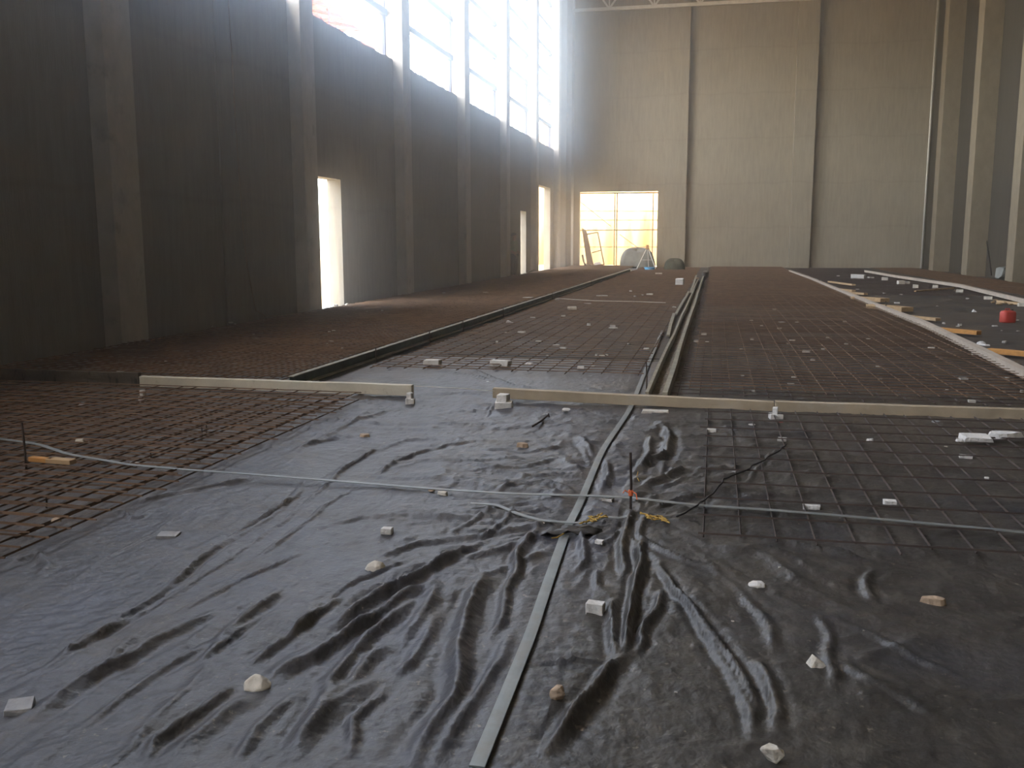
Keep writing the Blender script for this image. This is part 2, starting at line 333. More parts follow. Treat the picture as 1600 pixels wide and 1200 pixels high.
# traced folds: (points in the photo, width m, height m)
FOLDS = [
 ([(540,730),(480,790),(400,850),(320,905),(230,960),(120,1020),(0,1062)], .012, .014), ([(560,765),(500,800),(440,850),(395,880)], .014, .014),
 ([(470,870),(400,900),(330,935),(260,975)], .014, .013), ([(330,1010),(260,1050),(190,1100),(110,1160)], .018, .016), ([(600,700),(540,735),(500,770)], .014, .016),
 ([(300,800),(240,840),(160,880),(90,930)], .012, .010), ([(420,960),(350,1015),(300,1050)], .014, .014), ([(640,880),(560,915),(500,950)], .014, .014),
 ([(450,1100),(400,1150),(370,1200)], .022, .02), ([(600,1080),(560,1130),(540,1190)], .02, .02),
 ([(560,655),(640,652),(730,660)], .016, .012), ([(700,665),(780,672),(860,668)], .016, .013), ([(640,725),(720,728),(800,722),(880,728)], .018, .015),
 ([(740,705),(820,712),(900,700)], .018, .015), ([(790,745),(850,748),(905,742)], .016, .015), ([(760,655),(770,640),(775,630)], .012, .012),
 ([(480,754),(461,782),(394,821),(326,870),(262,919),(225,949),(165,994),(131,1009),(75,1050),(0,1080)], .018, .024),
 ([(470,762),(440,800),(380,838),(310,885),(250,935),(210,962)], .014, .016),
 ([(405,750),(360,759),(311,769),(262,780),(225,789),(180,801)], .03, .024),
 ([(326,967),(285,990),(240,1012),(210,1033),(169,1050),(124,1080),(75,1114),(30,1147)], .032, .030),
 ([(437,930),(424,945),(397,960),(379,975),(367,990),(345,1009),(322,1031)], .03, .026),
 ([(500,960),(461,994),(424,1024),(394,1046)], .02, .024),
 ([(500,1016),(461,1042),(420,1069)], .035, .028),
 ([(367,1080),(330,1110),(285,1140),(247,1166),(225,1200)], .022, .026),
 ([(397,1099),(360,1121),(322,1151),(277,1185)], .03, .02),
 ([(500,760),(560,720),(640,690),(720,690)], .03, .014), ([(620,640),(560,660),(500,690),(440,720)], .03, .016),
 ([(450,703),(520,690),(600,680)], .025, .014), ([(590,745),(620,725),(700,700),(760,692)], .025, .02),
 ([(750,855),(720,870),(675,894),(630,919),(585,941),(544,967),(517,986)], .026, .034),
 ([(675,915),(637,934),(600,960),(562,982),(525,1012),(487,1035),(450,1054)], .024, .03),
 ([(682,915),(667,952),(652,982),(630,1009)], .028, .024),
 ([(645,945),(607,975),(574,1001),(547,1035),(517,1069),(499,1117),(470,1160)], .03, .032),
 ([(757,907),(742,930),(731,975),(720,1020),(716,1069),(709,1099),(690,1129),(667,1159),(652,1200)], .040, .050),
 ([(802,994),(784,1035),(761,1072),(735,1110),(709,1147),(682,1200)], .03, .032),
 ([(844,829),(821,855),(806,874),(806,907),(791,930),(780,975),(765,1005)], .022, .03),
 ([(812,860),(808,890),(800,915)], .015, .016),
 ([(682,964),(660,1005),(637,1042),(611,1061)], .026, .022),
 ([(607,1012),(574,1035),(551,1065),(525,1087),(502,1117)], .028, .026),
 ([(574,1072),(536,1095),(506,1125),(480,1155),(465,1192)], .04, .03),
 ([(525,945),(487,975),(450,1001)], .018, .018), ([(600,965),(560,985),(530,1000)], .02, .015),
 ([(735,817),(660,812),(560,815),(480,835)], .02, .014), ([(697,851),(656,855),(619,870),(596,877)], .022, .018),
 ([(830,790),(780,800),(740,820),(700,845)], .02, .016), ([(860,800),(800,812),(770,835),(745,850)], .018, .018),
 ([(1001,851),(999,892),(991,937),(984,975),(976,1012),(972,1039)], .022, .058),
 ([(972,1039),(950,1061),(920,1099),(886,1144),(845,1192)], .028, .046),
 ([(984,806),(980,832),(971,859),(972,892),(987,915)], .022, .04),
 ([(961,945),(954,975),(954,1012),(965,1039)], .022, .036),
 ([(1040,930),(1029,960),(1006,990),(1002,1012),(980,1039)], .02, .028),
 ([(1025,892),(1055,934),(1089,971),(1119,1005),(1145,1042),(1164,1080),(1182,1117),(1190,1155)], .02, .040),
 ([(1077,967),(1111,1009),(1134,1050),(1152,1087),(1175,1132),(1182,1166)], .018, .028),
 ([(1186,1042),(1201,1080),(1209,1117),(1220,1159)], .022, .026),
 ([(1010,810),(1001,847),(1040,870),(1085,889),(1137,900),(1164,907)], .018, .02),
 ([(901,825),(912,862),(916,885),(901,900)], .02, .028), ([(935,896),(933,926)], .016, .02),
 ([(845,1039),(900,1036),(961,1041)], .010, .022),
 ([(1362,904),(1350,933),(1362,950)], .025, .022), ([(1279,975),(1296,1000),(1292,1029),(1304,1062),(1300,1096)], .022, .018),
 ([(1158,937),(1187,967),(1204,992),(1212,1025)], .025, .018),
 ([(1292,971),(1350,996),(1400,1025),(1450,1050),(1504,1071)], .02, .014),
 ([(1150,842),(1233,858),(1317,875),(1358,883)], .03, .016), ([(1308,1042),(1358,1075),(1421,1108),(1467,1137)], .025, .013),
 ([(1040,860),(1120,866),(1200,872),(1290,880)], .035, .012),
 ([(907,687),(923,710),(937,723)], .03, .03), ([(900,690),(930,740),(950,760)], .02, .018),
 ([(1037,673),(1047,690),(1040,717),(1010,730),(983,753)], .035, .045), ([(1067,740),(1033,757),(1000,773)], .03, .026),
 ([(947,727),(950,753),(937,773)], .025, .03), ([(1017,690),(1012,715),(1000,740)], .025, .024),
 ([(1030,770),(1060,760),(1100,752)], .025, .016), ([(1020,800),(1060,790),(1110,780)], .02, .016),
 ([(700,560),(760,590),(800,605)], .03, .03), ([(690,582),(740,590),(800,604),(850,612)], .03, .022),
 ([(870,720),(820,735),(760,738),(710,745)], .025, .016), ([(880,770),(840,760),(800,765),(770,775)], .025, .018),
 ([(1165,765),(1180,740),(1226,700)], .012, .016),
 ([(10,890),(60,870),(75,890),(60,905)], .03, .02), ([(180,801),(205,815),(225,812),(240,800)], .02, .02),
]
STRIPL = [(745,1200),(790,1090),(830,990),(855,915),(882,838)]
STRIPU = [(886,826),(905,790),(940,705),(985,640),(1010,575),(1035,517)]
def seg_dist(px, py, A, B):
    ax, ay = A; bx, by = B; dx, dy = bx-ax, by-ay; L2 = dx*dx+dy*dy+1e-12
    t = np.clip(((px-ax)*dx+(py-ay)*dy)/L2, 0, 1)
    return np.hypot(px-(ax+t*dx), py-(ay+t*dy)), t
HUB = G(986, 806)
FW_ = []
for pts, w, h in FOLDS:
    FW_.append(([G(*p) for p in pts], w, h))
def sheet_h(x, y):
    """height of the polythene over the floor"""
    x = np.asarray(x, float); y = np.asarray(y, float)
    wx = x+0.10*(vnoise(x*2.1, y*2.1, 1)-.5)+0.03*(vnoise(x*9, y*9, 2)-.5); wy = y+0.14*(vnoise(x*2.3+9, y*2.3, 3)-.5)+0.03*(vnoise(x*8, y*8, 4)-.5)
    z = 0.006+0.010*vnoise(x*1.3, y*1.3, 5)
    # long folds running up the hall on the left
    amp = np.clip(vnoise(x*1.1, y*0.8, 21)*1.9-.55, 0, 1)
    left = np.clip((-0.5-x)*1.2, 0, 1)*np.clip((5.6-y)*0.8, 0, 1)
    z += 0.020*left*amp*ridge(wx*7+wy*1.2, wy*1.1, 6, 5)+0.007*left*ridge(wx*17+wy*3, wy*3.0, 7, 3)*vnoise(x*3, y*3, 8)
    # cross ripples in the middle
    mid = np.clip((y-4.3)*0.9, 0, 1)*np.clip((9.6-y)*0.8, 0, 1)*np.clip((2.2-x)*0.7, 0, 1)
    amp2 = np.clip(vnoise(x*1.2+5, y*1.4, 22)*2.0-.45, 0, 1)
    z += 0.026*mid*amp2*ridge(wx*1.7+wy*.6, wy*5.2-wx*.5, 9, 5)+0.011*mid*ridge(wx*4.0, wy*11, 10, 3)*vnoise(x*2.2, y*2.2, 18)
    # radial pleats round the starter bar
    dx = wx-HUB[0]; dy = wy-HUB[1]; r = np.hypot(dx, dy)+1e-6; th = np.arctan2(dy, dx)
    rad = np.exp(-((r-0.7)/0.75)**2)
    z += 0.022*rad*ridge(th*5.2+40, r*1.1, 11, 4)+0.010*rad*ridge(th*13+40, r*2.0, 12, 3)
    # right field: soft diagonal creases
    rt = np.clip((x+0.3)*1.2, 0, 1)
    z += 0.010*rt*ridge(wx*2.0+wy*2.6, wy*2.2-wx*1.4, 13, 4)+0.004*rt*ridge(wx*7, wy*8, 14, 2)
    z += 0.0035*ridge(wx*12, wy*12, 15, 2)
    z += 0.0045*np.clip(vnoise(x*1.7, y*1.7, 24)*2-.6, 0, 1)*ridge(wx*13+wy*9, wy*17-wx*8, 16, 4)
    z += 0.004*left*ridge(wx*21+wy*4, wy*5-wx*3, 17, 4)*np.clip(vnoise(x*2+3, y*2, 25)*2-.5, 0, 1)
    z += 0.012*mid*amp*ridge(wx*3.0-wy*1.0, wy*8.5+wx*1.5, 19, 5)
    # traced folds
    jx = x+0.012*(vnoise(x*9, y*6, 31)-.5)*2; jy = y+0.012*(vnoise(x*8, y*9, 32)-.5)*2
    for pts, w, h in FW_:
        xs = [p[0] for p in pts]; ys_ = [p[1] for p in pts]
        mk = (x > min(xs)-.25) & (x < max(xs)+.25) & (y > min(ys_)-.25) & (y < max(ys_)+.25)
        if not mk.any(): continue
        bx = jx[mk]; by = jy[mk]; best = np.full(bx.shape, 9.0); tt = np.zeros(bx.shape); n = len(pts)-1
        for i in range(n):
            d, t = seg_dist(bx, by, pts[i], pts[i+1]); s = d < best; best[s] = d[s]; tt[s] = (i+t[s])/n
        tp = np.clip(np.minimum(tt*5+.25, (1-tt)*4+.1), 0, 1)
        w = w*.72; h = h*.9; prof = np.exp(-(best/w)**1.25)-0.30*np.exp(-((best-2.2*w)/(1.1*w))**2)
        z[mk] += h*tp*prof*(0.8+0.4*vnoise(bx*6, by*6, 33))
    # the joint of the two sheets, and the strip pressing them down
    for pts, wd in ((SL, .05), (SU, .05)):
        best = np.full(x.shape, 9.0)
        for i in range(len(pts)-1):
            d, t = seg_dist(x, y, pts[i], pts[i+1]); best = np.minimum(best, d)
        k = np.clip((best-.02)/.07, 0, 1)
        z = z*k+(1-k)*0.012
    return np.maximum(z, 0.003)
SL = [G(*p) for p in STRIPL]; SU = [G(*p) for p in STRIPU]
def hz(x, y): return float(sheet_h(np.array([x]), np.array([y]))[0])
def grid_sheet(name, xs, ys, material, lift, edge=None):
    X, Y = np.meshgrid(xs, ys); shp = X.shape
    if edge is not None: X = edge(X, Y)
    Z = sheet_h(X.ravel(), Y.ravel()).reshape(shp)+lift(X, Y)
    nx, ny = shp[1], shp[0]
    me = bpy.data.meshes.new(name)
    co = np.stack([X.ravel(), Y.ravel(), Z.ravel()], 1).astype(np.float32)
    i = np.arange((nx-1)*(ny-1)); r, c = i//(nx-1), i % (nx-1); a = r*nx+c
    fc = np.stack([a, a+1, a+nx+1, a+nx], 1).astype(np.int32)
    me.vertices.add(len(co)); me.vertices.foreach_set('co', co.ravel())
    me.loops.add(fc.size); me.loops.foreach_set('vertex_index', fc.ravel())
    me.polygons.add(len(fc)); me.polygons.foreach_set('loop_start', np.arange(0, fc.size, 4, dtype=np.int32)); me.polygons.foreach_set('loop_total', np.full(len(fc), 4, dtype=np.int32))
    me.update(calc_edges=True); me.polygons.foreach_set('use_smooth', [True]*len(fc)); me.materials.append(material)
    o = bpy.data.objects.new(name, me); col.objects.link(o); return o
def ysp(a, b, k):
    out = [a]
    while out[-1] < b: out.append(out[-1]+max(k*out[-1], 0.009))
    return np.array(out)
SEAM = [(1020,640),(1005,700),(975,770),(960,850),(930,930),(900,1000),(880,1060),(860,1110),(840,1200)]
_sw = sorted([G(*p) for p in SEAM], key=lambda q: q[1]); _sx = [q[0] for q in _sw]; _syy = [q[1] for q in _sw]
def seamx(Y): return np.interp(Y, _syy, _sx)+0.012*(vnoise(Y*5, Y*0+3, 44)-.5)
xsl = np.concatenate([np.arange(-7.6, -3.6, 0.05), np.arange(-3.6, -0.36, 0.0115)])
wl_ = grid_sheet('plastic_sheet', xsl, ysp(1.0, 11.2, .0045), POLYL, lambda X, Y: -0.0*X)
tag(wl_, 'black wrinkled polythene sheet left of the lengthwise joint, with blue sheen painted into its colour', 'plastic sheet')
xsr = np.concatenate([np.arange(0, 2.6, 0.0115), np.arange(2.6, 8.2, 0.04)])
wr_ = grid_sheet('plastic_sheet', xsr, ysp(1.0, 9.6, .0045), POLYR, lambda X, Y: 0.008+0*X, edge=lambda X, Y: X+seamx(Y))
tag(wr_, 'black polythene sheet right of the joint, folded round the starter bar', 'plastic sheet')

# ---------------------------------------------------------------- rebar mats
def rebar_mat(x0, x1, y0, y1, sx, sy, r, z, mat_, lb, skew=0.0, jit=0.02, drop=0.0):
    m = MB(); x = x0; zz = z+r
    def bar(p, q, r):
        n = len(m.v); p = Vector(p); q = Vector(q); d = (q-p).normalized(); a = d.cross(Vector((0, 0, 1))).normalized(); b = Vector((0, 0, 1))
        for c in (p, q):
            for t in (math.pi/2, math.pi*7/6, math.pi*11/6): m.v.append(tuple(c+(a*math.cos(t)+b*math.sin(t))*r))
        m.f.extend([(n, n+1, n+4, n+3), (n+1, n+2, n+5, n+4), (n+2, n, n+3, n+5)])
    while x <= x1+1e-6:
        j = random.uniform(-jit, jit); k = random.uniform(-jit, jit); yy = y0
        ya = y0+random.uniform(-.08, .08); n = max(1, int((y1-y0)/4)); prev = None
        for i in range(n+1):
            yq = ya+(y1-ya)*i/n; p = (x+j+skew*(yq-y0)+random.uniform(-jit, jit)*.3, yq, zz+random.uniform(0, .008))
            if prev: bar(prev, p, r)
            prev = p
        x += sx
    y = y0+.05
    while y <= y1:
        if random.random() >= drop:
            j = random.uniform(-jit, jit); k = random.uniform(-jit, jit); xa = x0+random.uniform(-.06, .04)
            xm = (xa+x1)/2
            pts = [(xa, y+j, zz+2*r), (xm, y+(j+k)/2+random.uniform(-jit, jit)*.5, zz+2*r+random.uniform(0, .008)), (x1+random.uniform(-.04, .06), y+k, zz+2*r)]
            bar(pts[0], pts[1], r); bar(pts[1], pts[2], r)
        y += sy
    o = m.build('rebar_mat', mat_, fix=False); tag(o, lb, 'rebar mat', 'rebar mats laid over the membrane'); return o
# far lanes
rebar_mat(-7.7, -4.25, 8.5, 51.5, .15, .15, .006, .05, RUST, 'rusty rebar mat in the lane along the window wall', jit=.01)
rebar_mat(-7.65, -4.2, 8.6, 51.4, .15, .15, .006, .085, RUST, 'upper rusty rebar mat in the lane along the window wall', jit=.02)
rebar_mat(-3.75, -.75, 9.9, 50.5, .2, .2, .006, .03, RUST, 'rusty rebar mat in the lane between the green channel and the pair of rails', jit=.015)
rebar_mat(-.3, 3.3, 8.6, 50.5, .2, .2, .006, .04, RUSTD, 'dark rebar mat in the lane right of the pair of rails', jit=.015)
rebar_mat(-.2, 3.3, 8.7, 50.4, .2, .2, .005, .08, RUST, 'upper rebar mat in the lane right of the pair of rails', jit=.03)
rebar_mat(7.7, 9.7, 20.0, 50.5, .2, .2, .006, .04, RUST, 'rusty rebar mat in the lane along the right wall', jit=.015)
rebar_mat(3.7, 7.2, 26.0, 50.5, .2, .25, .005, .01, RUSTD, 'dark rebar mat in the lane with the loose planks', jit=.015)
# near mats
rebar_mat(-7.4, -3.02, 3.2, 7.7, .15, .15, .0055, .055, RUST, 'rusty rebar mat on the polythene left of the nearest strip joint', jit=.015)
rebar_mat(-7.3, -3.1, 3.6, 7.9, .2, .15, .0055, .085, RUST, 'upper rusty rebar mat in the corner before the dark stained board', jit=.03)
rebar_mat(-.02, 3.2, 4.35, 7.9, .172, .33, .0055, .05, RUSTD, 'open dark rebar grid on the polythene before the long tan beam', skew=.0, jit=.012)

# ---------------------------------------------------------------- formwork
def top_line(pts, z): return [(*G(x, y, z), 0.0) for x, y in pts]
def child(o, name, mat_, mbx, **k): return mbx.build(name, mat_, o, **k)
# left green channel
r_ = empty('steel_channel', (0, 0, 0)); tag(r_, 'long green steel channel form running up the hall beside the window lane', 'form channel')
LT = [G(452,588,.15), G(985,420,.15)]
p0, p1 = Vector((*LT[0], 0)), Vector((*LT[1], 0)); N = 10
path = [p0.lerp(p1, i/N) for i in range(N+1)]; path[0] = p0
MB().sweep([(0, .0), (.008, .0), (.008, .143), (0, .143)], path).build('web', GREEN, r_)
MB().sweep([(-.01, .143), (.045, .143), (.045, .152), (-.01, .152)], path).build('top_flange', EDGE, r_)
MB().sweep([(0, .04), (.06, .04), (.06, .055), (0, .055)], path).build('bottom_flange', EDGE, r_)
for t in (.06, .12, .17, .25, .4, .6):
    q = p0.lerp(p1, t); MB().tube([(q.x+.09, q.y, 0), (q.x+.085, q.y, .2)], .007).build('stake', RUSTD, r_)
# pair of rails
def rail_pair():
    r = empty('rail_form', (0, 0, 0)); tag(r, 'pair of parallel steel rails with spilt mortar between them, up the middle', 'rail form')
    z = .13
    A = [G(1011,612,z), G(1091,436,z)]; B = [G(1039,613,z), G(1099,431,z)]
    for nm, (a, b), w, mt in (('left_rail', A, .03, EDGE), ('right_rail', B, .045, EDGE)):
        a = Vector((*a, 0)); b = Vector((*b, 0)); n = 14; pt = []
        for i in range(n+1):
            q = a.lerp(b, i/n); q.x += random.uniform(-.008, .008)*(1 if 0 < i < n else 0); pt.append(q)
        MB().sweep([(-w/2, 0), (w/2, 0), (w/2, z), (-w/2, z)], pt).build('rail', mt, r)
    m = MB(); a0, a1 = Vector((*A[0], 0)), Vector((*A[1], 0)); b0, b1 = Vector((*B[0], 0)), Vector((*B[1], 0)); n = 240; k = 6
    for i in range(n+1):
        a = a0.lerp(a1, i/n); b = b0.lerp(b1, i/n)
        for j in range(k+1):
            q = a.lerp(b, j/k); m.v.append((q.x, q.y, .035+.05*(j/k)**2+random.uniform(-.015, .015)))
    for i in range(n):
        for j in range(k): q = i*(k+1)+j; m.f.append((q, q+1, q+k+2, q+k+1))
    m.build('mortar_fill', GROUT, r, smooth=True)
rail_pair()
def white_rail(pts, z, w, lb, stacks):
    r = empty('rail_form', (0, 0, 0)); tag(r, lb, 'rail form')
    P = [Vector((*G(x, y, z), z-.09)) for x, y in pts]
    MB().sweep([(-w/2, 0), (w/2, 0), (w/2, .085), (-w/2, .085)], P).build('rail', RAILW, r)
    MB().sweep([(-w/2-.012, .07), (w/2+.012, .07), (w/2+.012, .09), (-w/2-.012, .09)], P).build('rail_lip', RAILW, r)
    return r
white_rail([(1660,606),(1600,576),(1530,542),(1440,500),(1400,486),(1300,447),(1268,434),(1234,422)], .15, .07, 'long white rail form between the middle rebar lane and the plank lane', None)
white_rail([(1680,484),(1600,467),(1500,444),(1450,437),(1400,430),(1352,422)], .15, .07, 'short white rail form near the right wall, propped on pale blocks', None)
# cross beams
def beam(pxa, pxb, Y0, Y1, z0, z1, w, mt, name, lb, cat):
    xa = GY(pxa[0], pxa[1], Y0)[0]; xb = GY(pxb[0], pxb[1], Y1)[0]
    m = MB(); r = empty(name, (0, 0, 0)) if False else None
    n = 12; pts = []
    for i in range(n+1):
        t = i/n; pts.append((xa+(xb-xa)*t, Y0+(Y1-Y0)*t, z0[0]+(z0[1]-z0[0])*t+random.uniform(-.002, .002)))
    h = z1
    o = m.sweep([(-w/2, 0), (w/2, 0), (w/2, h), (-w/2, h)], pts).build(name, mt)
    bv = o.modifiers.new('edge_wear', 'BEVEL'); bv.width = .004; bv.segments = 2
    return tag(o, lb, cat)
beam((-60,590), (219,600), 8.22, 8.2, (-.03, -.02), .185, .05, BEAMD, 'form_board', 'dark water-stained form board at the photo left end of the cross row', 'form board')
beam((221,597), (645,612), 8.15, 8.15, (.04, .038), .10, .07, BEAMW, 'cross_beam', 'pale cream beam across the floor in front of the green channel', 'beam')
beam((771,614), (1209,638), 8.12, 8.1, (.05, .012), .088, .075, BEAMT, 'cross_beam', 'tan beam crossing the lengthwise strip and the pair of rails', 'beam')
beam((1211,638), (1900,668), 8.08, 8.1, (.003, .003), .105, .075, BEAMT, 'cross_beam', 'tan beam across the right rebar lane, running off the photo', 'beam')

# ---------------------------------------------------------------- stones, blocks, chips
def hull(pts, name, mt, bevel=.0):
    bm = bmesh.new()
    for p in pts: bm.verts.new(p)
    r = bmesh.ops.convex_hull(bm, input=bm.verts)
    bmesh.ops.delete(bm, geom=[g for g in r['geom_interior'] if isinstance(g, bmesh.types.BMVert)], context='VERTS')
    bmesh.ops.dissolve_limit(bm, angle_limit=.12, verts=bm.verts, edges=bm.edges)
    if bevel: bmesh.ops.bevel(bm, geom=list(bm.edges), offset=bevel, segments=1, affect='EDGES', clamp_overlap=True)
    bmesh.ops.recalc_face_normals(bm, faces=bm.faces)
    me = bpy.data.meshes.new(name); bm.to_mesh(me); bm.free(); me.materials.append(mt)
    o = bpy.data.objects.new(name, me); col.objects.link(o); return o
def shape_pts(kind, w, d, h, R):
    P = []; j = lambda s: R.uniform(-s, s)
    if kind == 'block' or kind == 'slab':
        e = .07 if kind == 'block' else .12
        for sx in (-1, 1):
            for sy in (-1, 1):
                for z in (0, 1): P.append((sx*w/2*(1+j(e)), sy*d/2*(1+j(e)), h*(z*(1+j(e)) if z else 0)))
    elif kind == 'dome':
        for i in range(26):
            a = R.uniform(0, 2*math.pi); t = R.uniform(0, 1)**.6; rr = math.sqrt(max(0, 1-t*t))
            P.append((w/2*rr*math.cos(a)*(1+j(.12)), d/2*rr*math.sin(a)*(1+j(.12)), h*t*(1+j(.08))))
        for i in range(8): a = i*math.pi/4; P.append((w/2*math.cos(a)*(1+j(.08)), d/2*math.sin(a)*(1+j(.1)), 0))
    elif kind == 'wedge':
        P = [(-w/2, -d/2, 0), (w/2, -d/2, 0), (w/2*.9, d/2, 0), (-w/2, d/2*.8, 0), (-w/2*.5, d*.1, h), (-w/2*.25, -d*.3, h*.85), (w/2*.7, 0, h*.3), (-w*.45, d*.3, h*.3)]
    elif kind == 'flat':
        for i in range(12): a = i*math.pi/6; rr = 1+j(.2); P.append((w/2*rr*math.cos(a), d/2*rr*math.sin(a), 0)); P.append((w/2*.85*rr*math.cos(a), d/2*.85*rr*math.sin(a), h*(1+j(.1))))
    else:  # rough stone
        for i in range(18):
            v = Vector((R.gauss(0, 1), R.gauss(0, 1), R.gauss(0, 1))).normalized()
            s = R.uniform(.8, 1.05); P.append((v.x*w/2*s, v.y*d/2*s, h/2+v.z*h/2*s))
    return P
def place(px, py, wpx, hpx, kind, mt, name, lb, cat, group=None, zb=None, rz=None, seed=0, dk=.75, hk=None, lean=0.0, yoff=0.0):
    x, y = G(px, py, 0.02 if zb is None else zb); D = dist(x, y)
    w = wpx*D/F; d = w*dk; h = hpx*D/F*(hk or .72)
    R = random.Random(seed or int(px*7+py*13))
    y2 = y+d*.4+yoff
    o = hull(shape_pts(kind, w, d, h, R), name, mt, bevel=min(w, h)*.06)
    if zb is None:
        s = np.array([(x+a*w*.35, y2+b*d*.35) for a in (-1, 0, 1) for b in (-1, 0, 1)])
        onsh = (y2 < 9.2) and (x > -7.4)
        z = (float(np.median(sheet_h(s[:, 0], s[:, 1])))+(.006 if x > -.4 else 0)) if onsh else 0.0
    else: z = zb
    o.location = (x, y2, z-.002); o.rotation_euler = (lean, 0, R.uniform(-.35, .35) if rz is None else rz)
    return tag(o, lb, cat, group)
W_, T_, P_, G_ = STONEW, STONET, STONEP, STONEG
items = [
 (20,1113,38,26,'slab',G_,'grey rectangular offcut of block near the bottom left corner of the photo',dict(rz=.5,hk=.4,dk=1.1)),
 (396,1079,46,27,'dome',P_,'cream half-dome stone pinning a fold in the near left polythene',dict(hk=.8)),
 (584,895,34,17,'dome',P_,'pale low rounded stone above the long diagonal folds',dict(hk=.85)),
 (603,838,17,13,'block',W_,'small notched white block left of the radiating folds',{}),
 (258,839,32,10,'slab',G_,'thin grey slab lying alone on the left polythene',dict(hk=.5,rz=.25)),
 (205,731,17,7,'slab',W_,'small white slab under the thin cross strip at the edge of the left mat',{}),
 (672,771,16,9,'stone',T_,'beige stone tucked behind the thin cross strip',{}),
 (690,776,18,9,'flat',P_,'pale chip in front of the thin cross strip',{}),
 (568,685,20,8,'flat',T_,'pinkish flat stone on the polythene in front of the cream beam',{}),
 (816,700,18,9,'flat',T_,'dull yellow flat stone in the rippled middle of the polythene',{}),
 (929,957,28,25,'block',W_,'white notched block on the joint between the sheets',dict(hk=.75,rz=-.1)),
 (870,1094,30,36,'stone',T_,'tan pointed stone on the joint near the bottom of the photo',dict(hk=.8)),
 (1206,1197,44,40,'stone',P_,'large pale stone at the bottom end of the long right-hand fold',dict(hk=.85)),
 (1184,920,30,15,'dome',W_,'white two-humped stone right of the radiating folds',{}),
 (1459,949,38,20,'flat',T_,'tan flat stone alone on the far right of the near polythene',dict(hk=.6,dk=.5)),
 (1277,1045,30,23,'wedge',P_,'triangular pale stone right of the bottom folds',dict(hk=.85)),
 (1268,801,25,11,'block',W_,'long white block on the thin cross strip among the dark bars',dict(dk=.6)),
 (1391,795,19,12,'block',W_,'small white block behind the thin cross strip, further right',{}),
 (936,853,13,8,'block',W_,'tiny white block below the yellow twine',{}),
 (949,783,17,7,'slab',W_,'small white slab under the crossing of the two strips',{}),
 (1112,679,14,7,'block',W_,'small white chip at the head of the first dark long bar',{}),
 (884,646,17,13,'stone',W_,'knobbly white stone in front of the tan beam',{}),
 (1222,694,14,7,'block',W_,'small pale chip on the dark cord beyond the red-stained patch',{}),
 (1360,693,11,6,'flat',W_,'small oval white chip before the tan beam',{}),
 (1542,749,6,5,'block',W_,'tiny white cube near the right photo edge',{}),
 (1510,717,18,6,'block',W_,'small white hollow block piece below the big white slabs',{}),
 (1147,747,8,3,'flat',G_,'tiny grey chip beside the first dark long bars',{}),
 (1175,667,12,3,'flat',W_,'thin white chip just left of the red stain',{}),
 (1463,662,13,4,'flat',G_,'thin grey chip close under the right-hand tan beam',{}),
 (1528,690,40,13,'slab',W_,'flat white slab before the right-hand tan beam, nearer of two big ones',dict(zb=.064,hk=.6,rz=.05)),
 (1570,685,58,14,'flat',W_,'large rounded white slab before the tan beam at the right photo edge',dict(zb=.064,hk=.6,dk=.5)),
 (1500,690,12,5,'flat',W_,'small white chip beside the two big white slabs',dict(zb=.064)),
 (128,633,14,6,'wedge',G_,'small pale scrap on the near left rebar mat',dict(zb=.08)),
 (122,690,14,5,'flat',P_,'small pale chip on the thin cross strip near its left end',dict(zb=.09)),
 (323,614,10,4,'flat',G_,'grey chip under the cream beam, on the left mat edge',{}),
 (492,642,6,5,'stone',W_,'tiny white pebble at the edge of the left mat',{}),
 (85,815,16,6,'flat',T_,'small yellowish chip low on the near left rebar mat',dict(zb=.08)),
 (674,571,26,12,'block',W_,'white block lying on the lane behind the cream beam, left of two',dict(zb=.03,dk=.7)),
 (781,572,31,12,'block',W_,'long white block lying on the lane behind the beams, right of two',dict(zb=.03,dk=.5,rz=-.2)),
 (826,570,13,4,'flat',W_,'thin white chips right of the long white block',dict(zb=.04)),
 (907,576,10,5,'block',W_,'small white block alone in the middle lane',dict(zb=.03)),
 (762,596,7,6,'stone',W_,'small white stone behind the gap in the cross row',{}),
 (921,596,8,5,'stone',W_,'small white stone behind the tan beam, left of the strip',{}),
 (848,614,0,0,None,None,None,{}),
 (1062,446,12,11,'block',W_,'square white block far up the lane left of the rails',dict(zb=.03,hk=.95)),
 (893,484,14,7,'block',P_,'pale striped block half way up the lane left of the rails',dict(zb=.03)),
 (795,504,12,5,'wedge',W_,'pale wedge chip near the green channel',dict(zb=.03)),
 (1053,482,8,5,'stone',W_,'small white stone beside the long thin battens',dict(zb=.03)),
 (1342,436,20,8,'block',W_,'large white block at the far end of the plank lane',dict(zb=.0,hk=.9)),
 (1535,537,16,9,'dome',W_,'white pointed stone in the near part of the plank lane',{}),
 (1541,538,12,3,'flat',W_,'thin white flake beside the pointed stone in the plank lane',{}),
 (1523,486,7,6,'wedge',W_,'small white wedge in the middle of the plank lane',{}),
 (1402,473,7,3,'block',W_,'tiny white block right of the broad planks',{}),
 (1280,0,0,0,None,None,None,{}),
]
for it in items:
    px, py, w, h, kd, mt, lb, kw = it
    if kd is None: continue
    nm = {'block': 'concrete_block', 'slab': 'stone_slab', 'dome': 'stone', 'stone': 'stone', 'wedge': 'stone', 'flat': 'stone_chip'}[kd]
    place(px, py, w, h, kd, mt, nm, lb, 'block' if kd in ('block', 'slab') else 'stone', **kw)
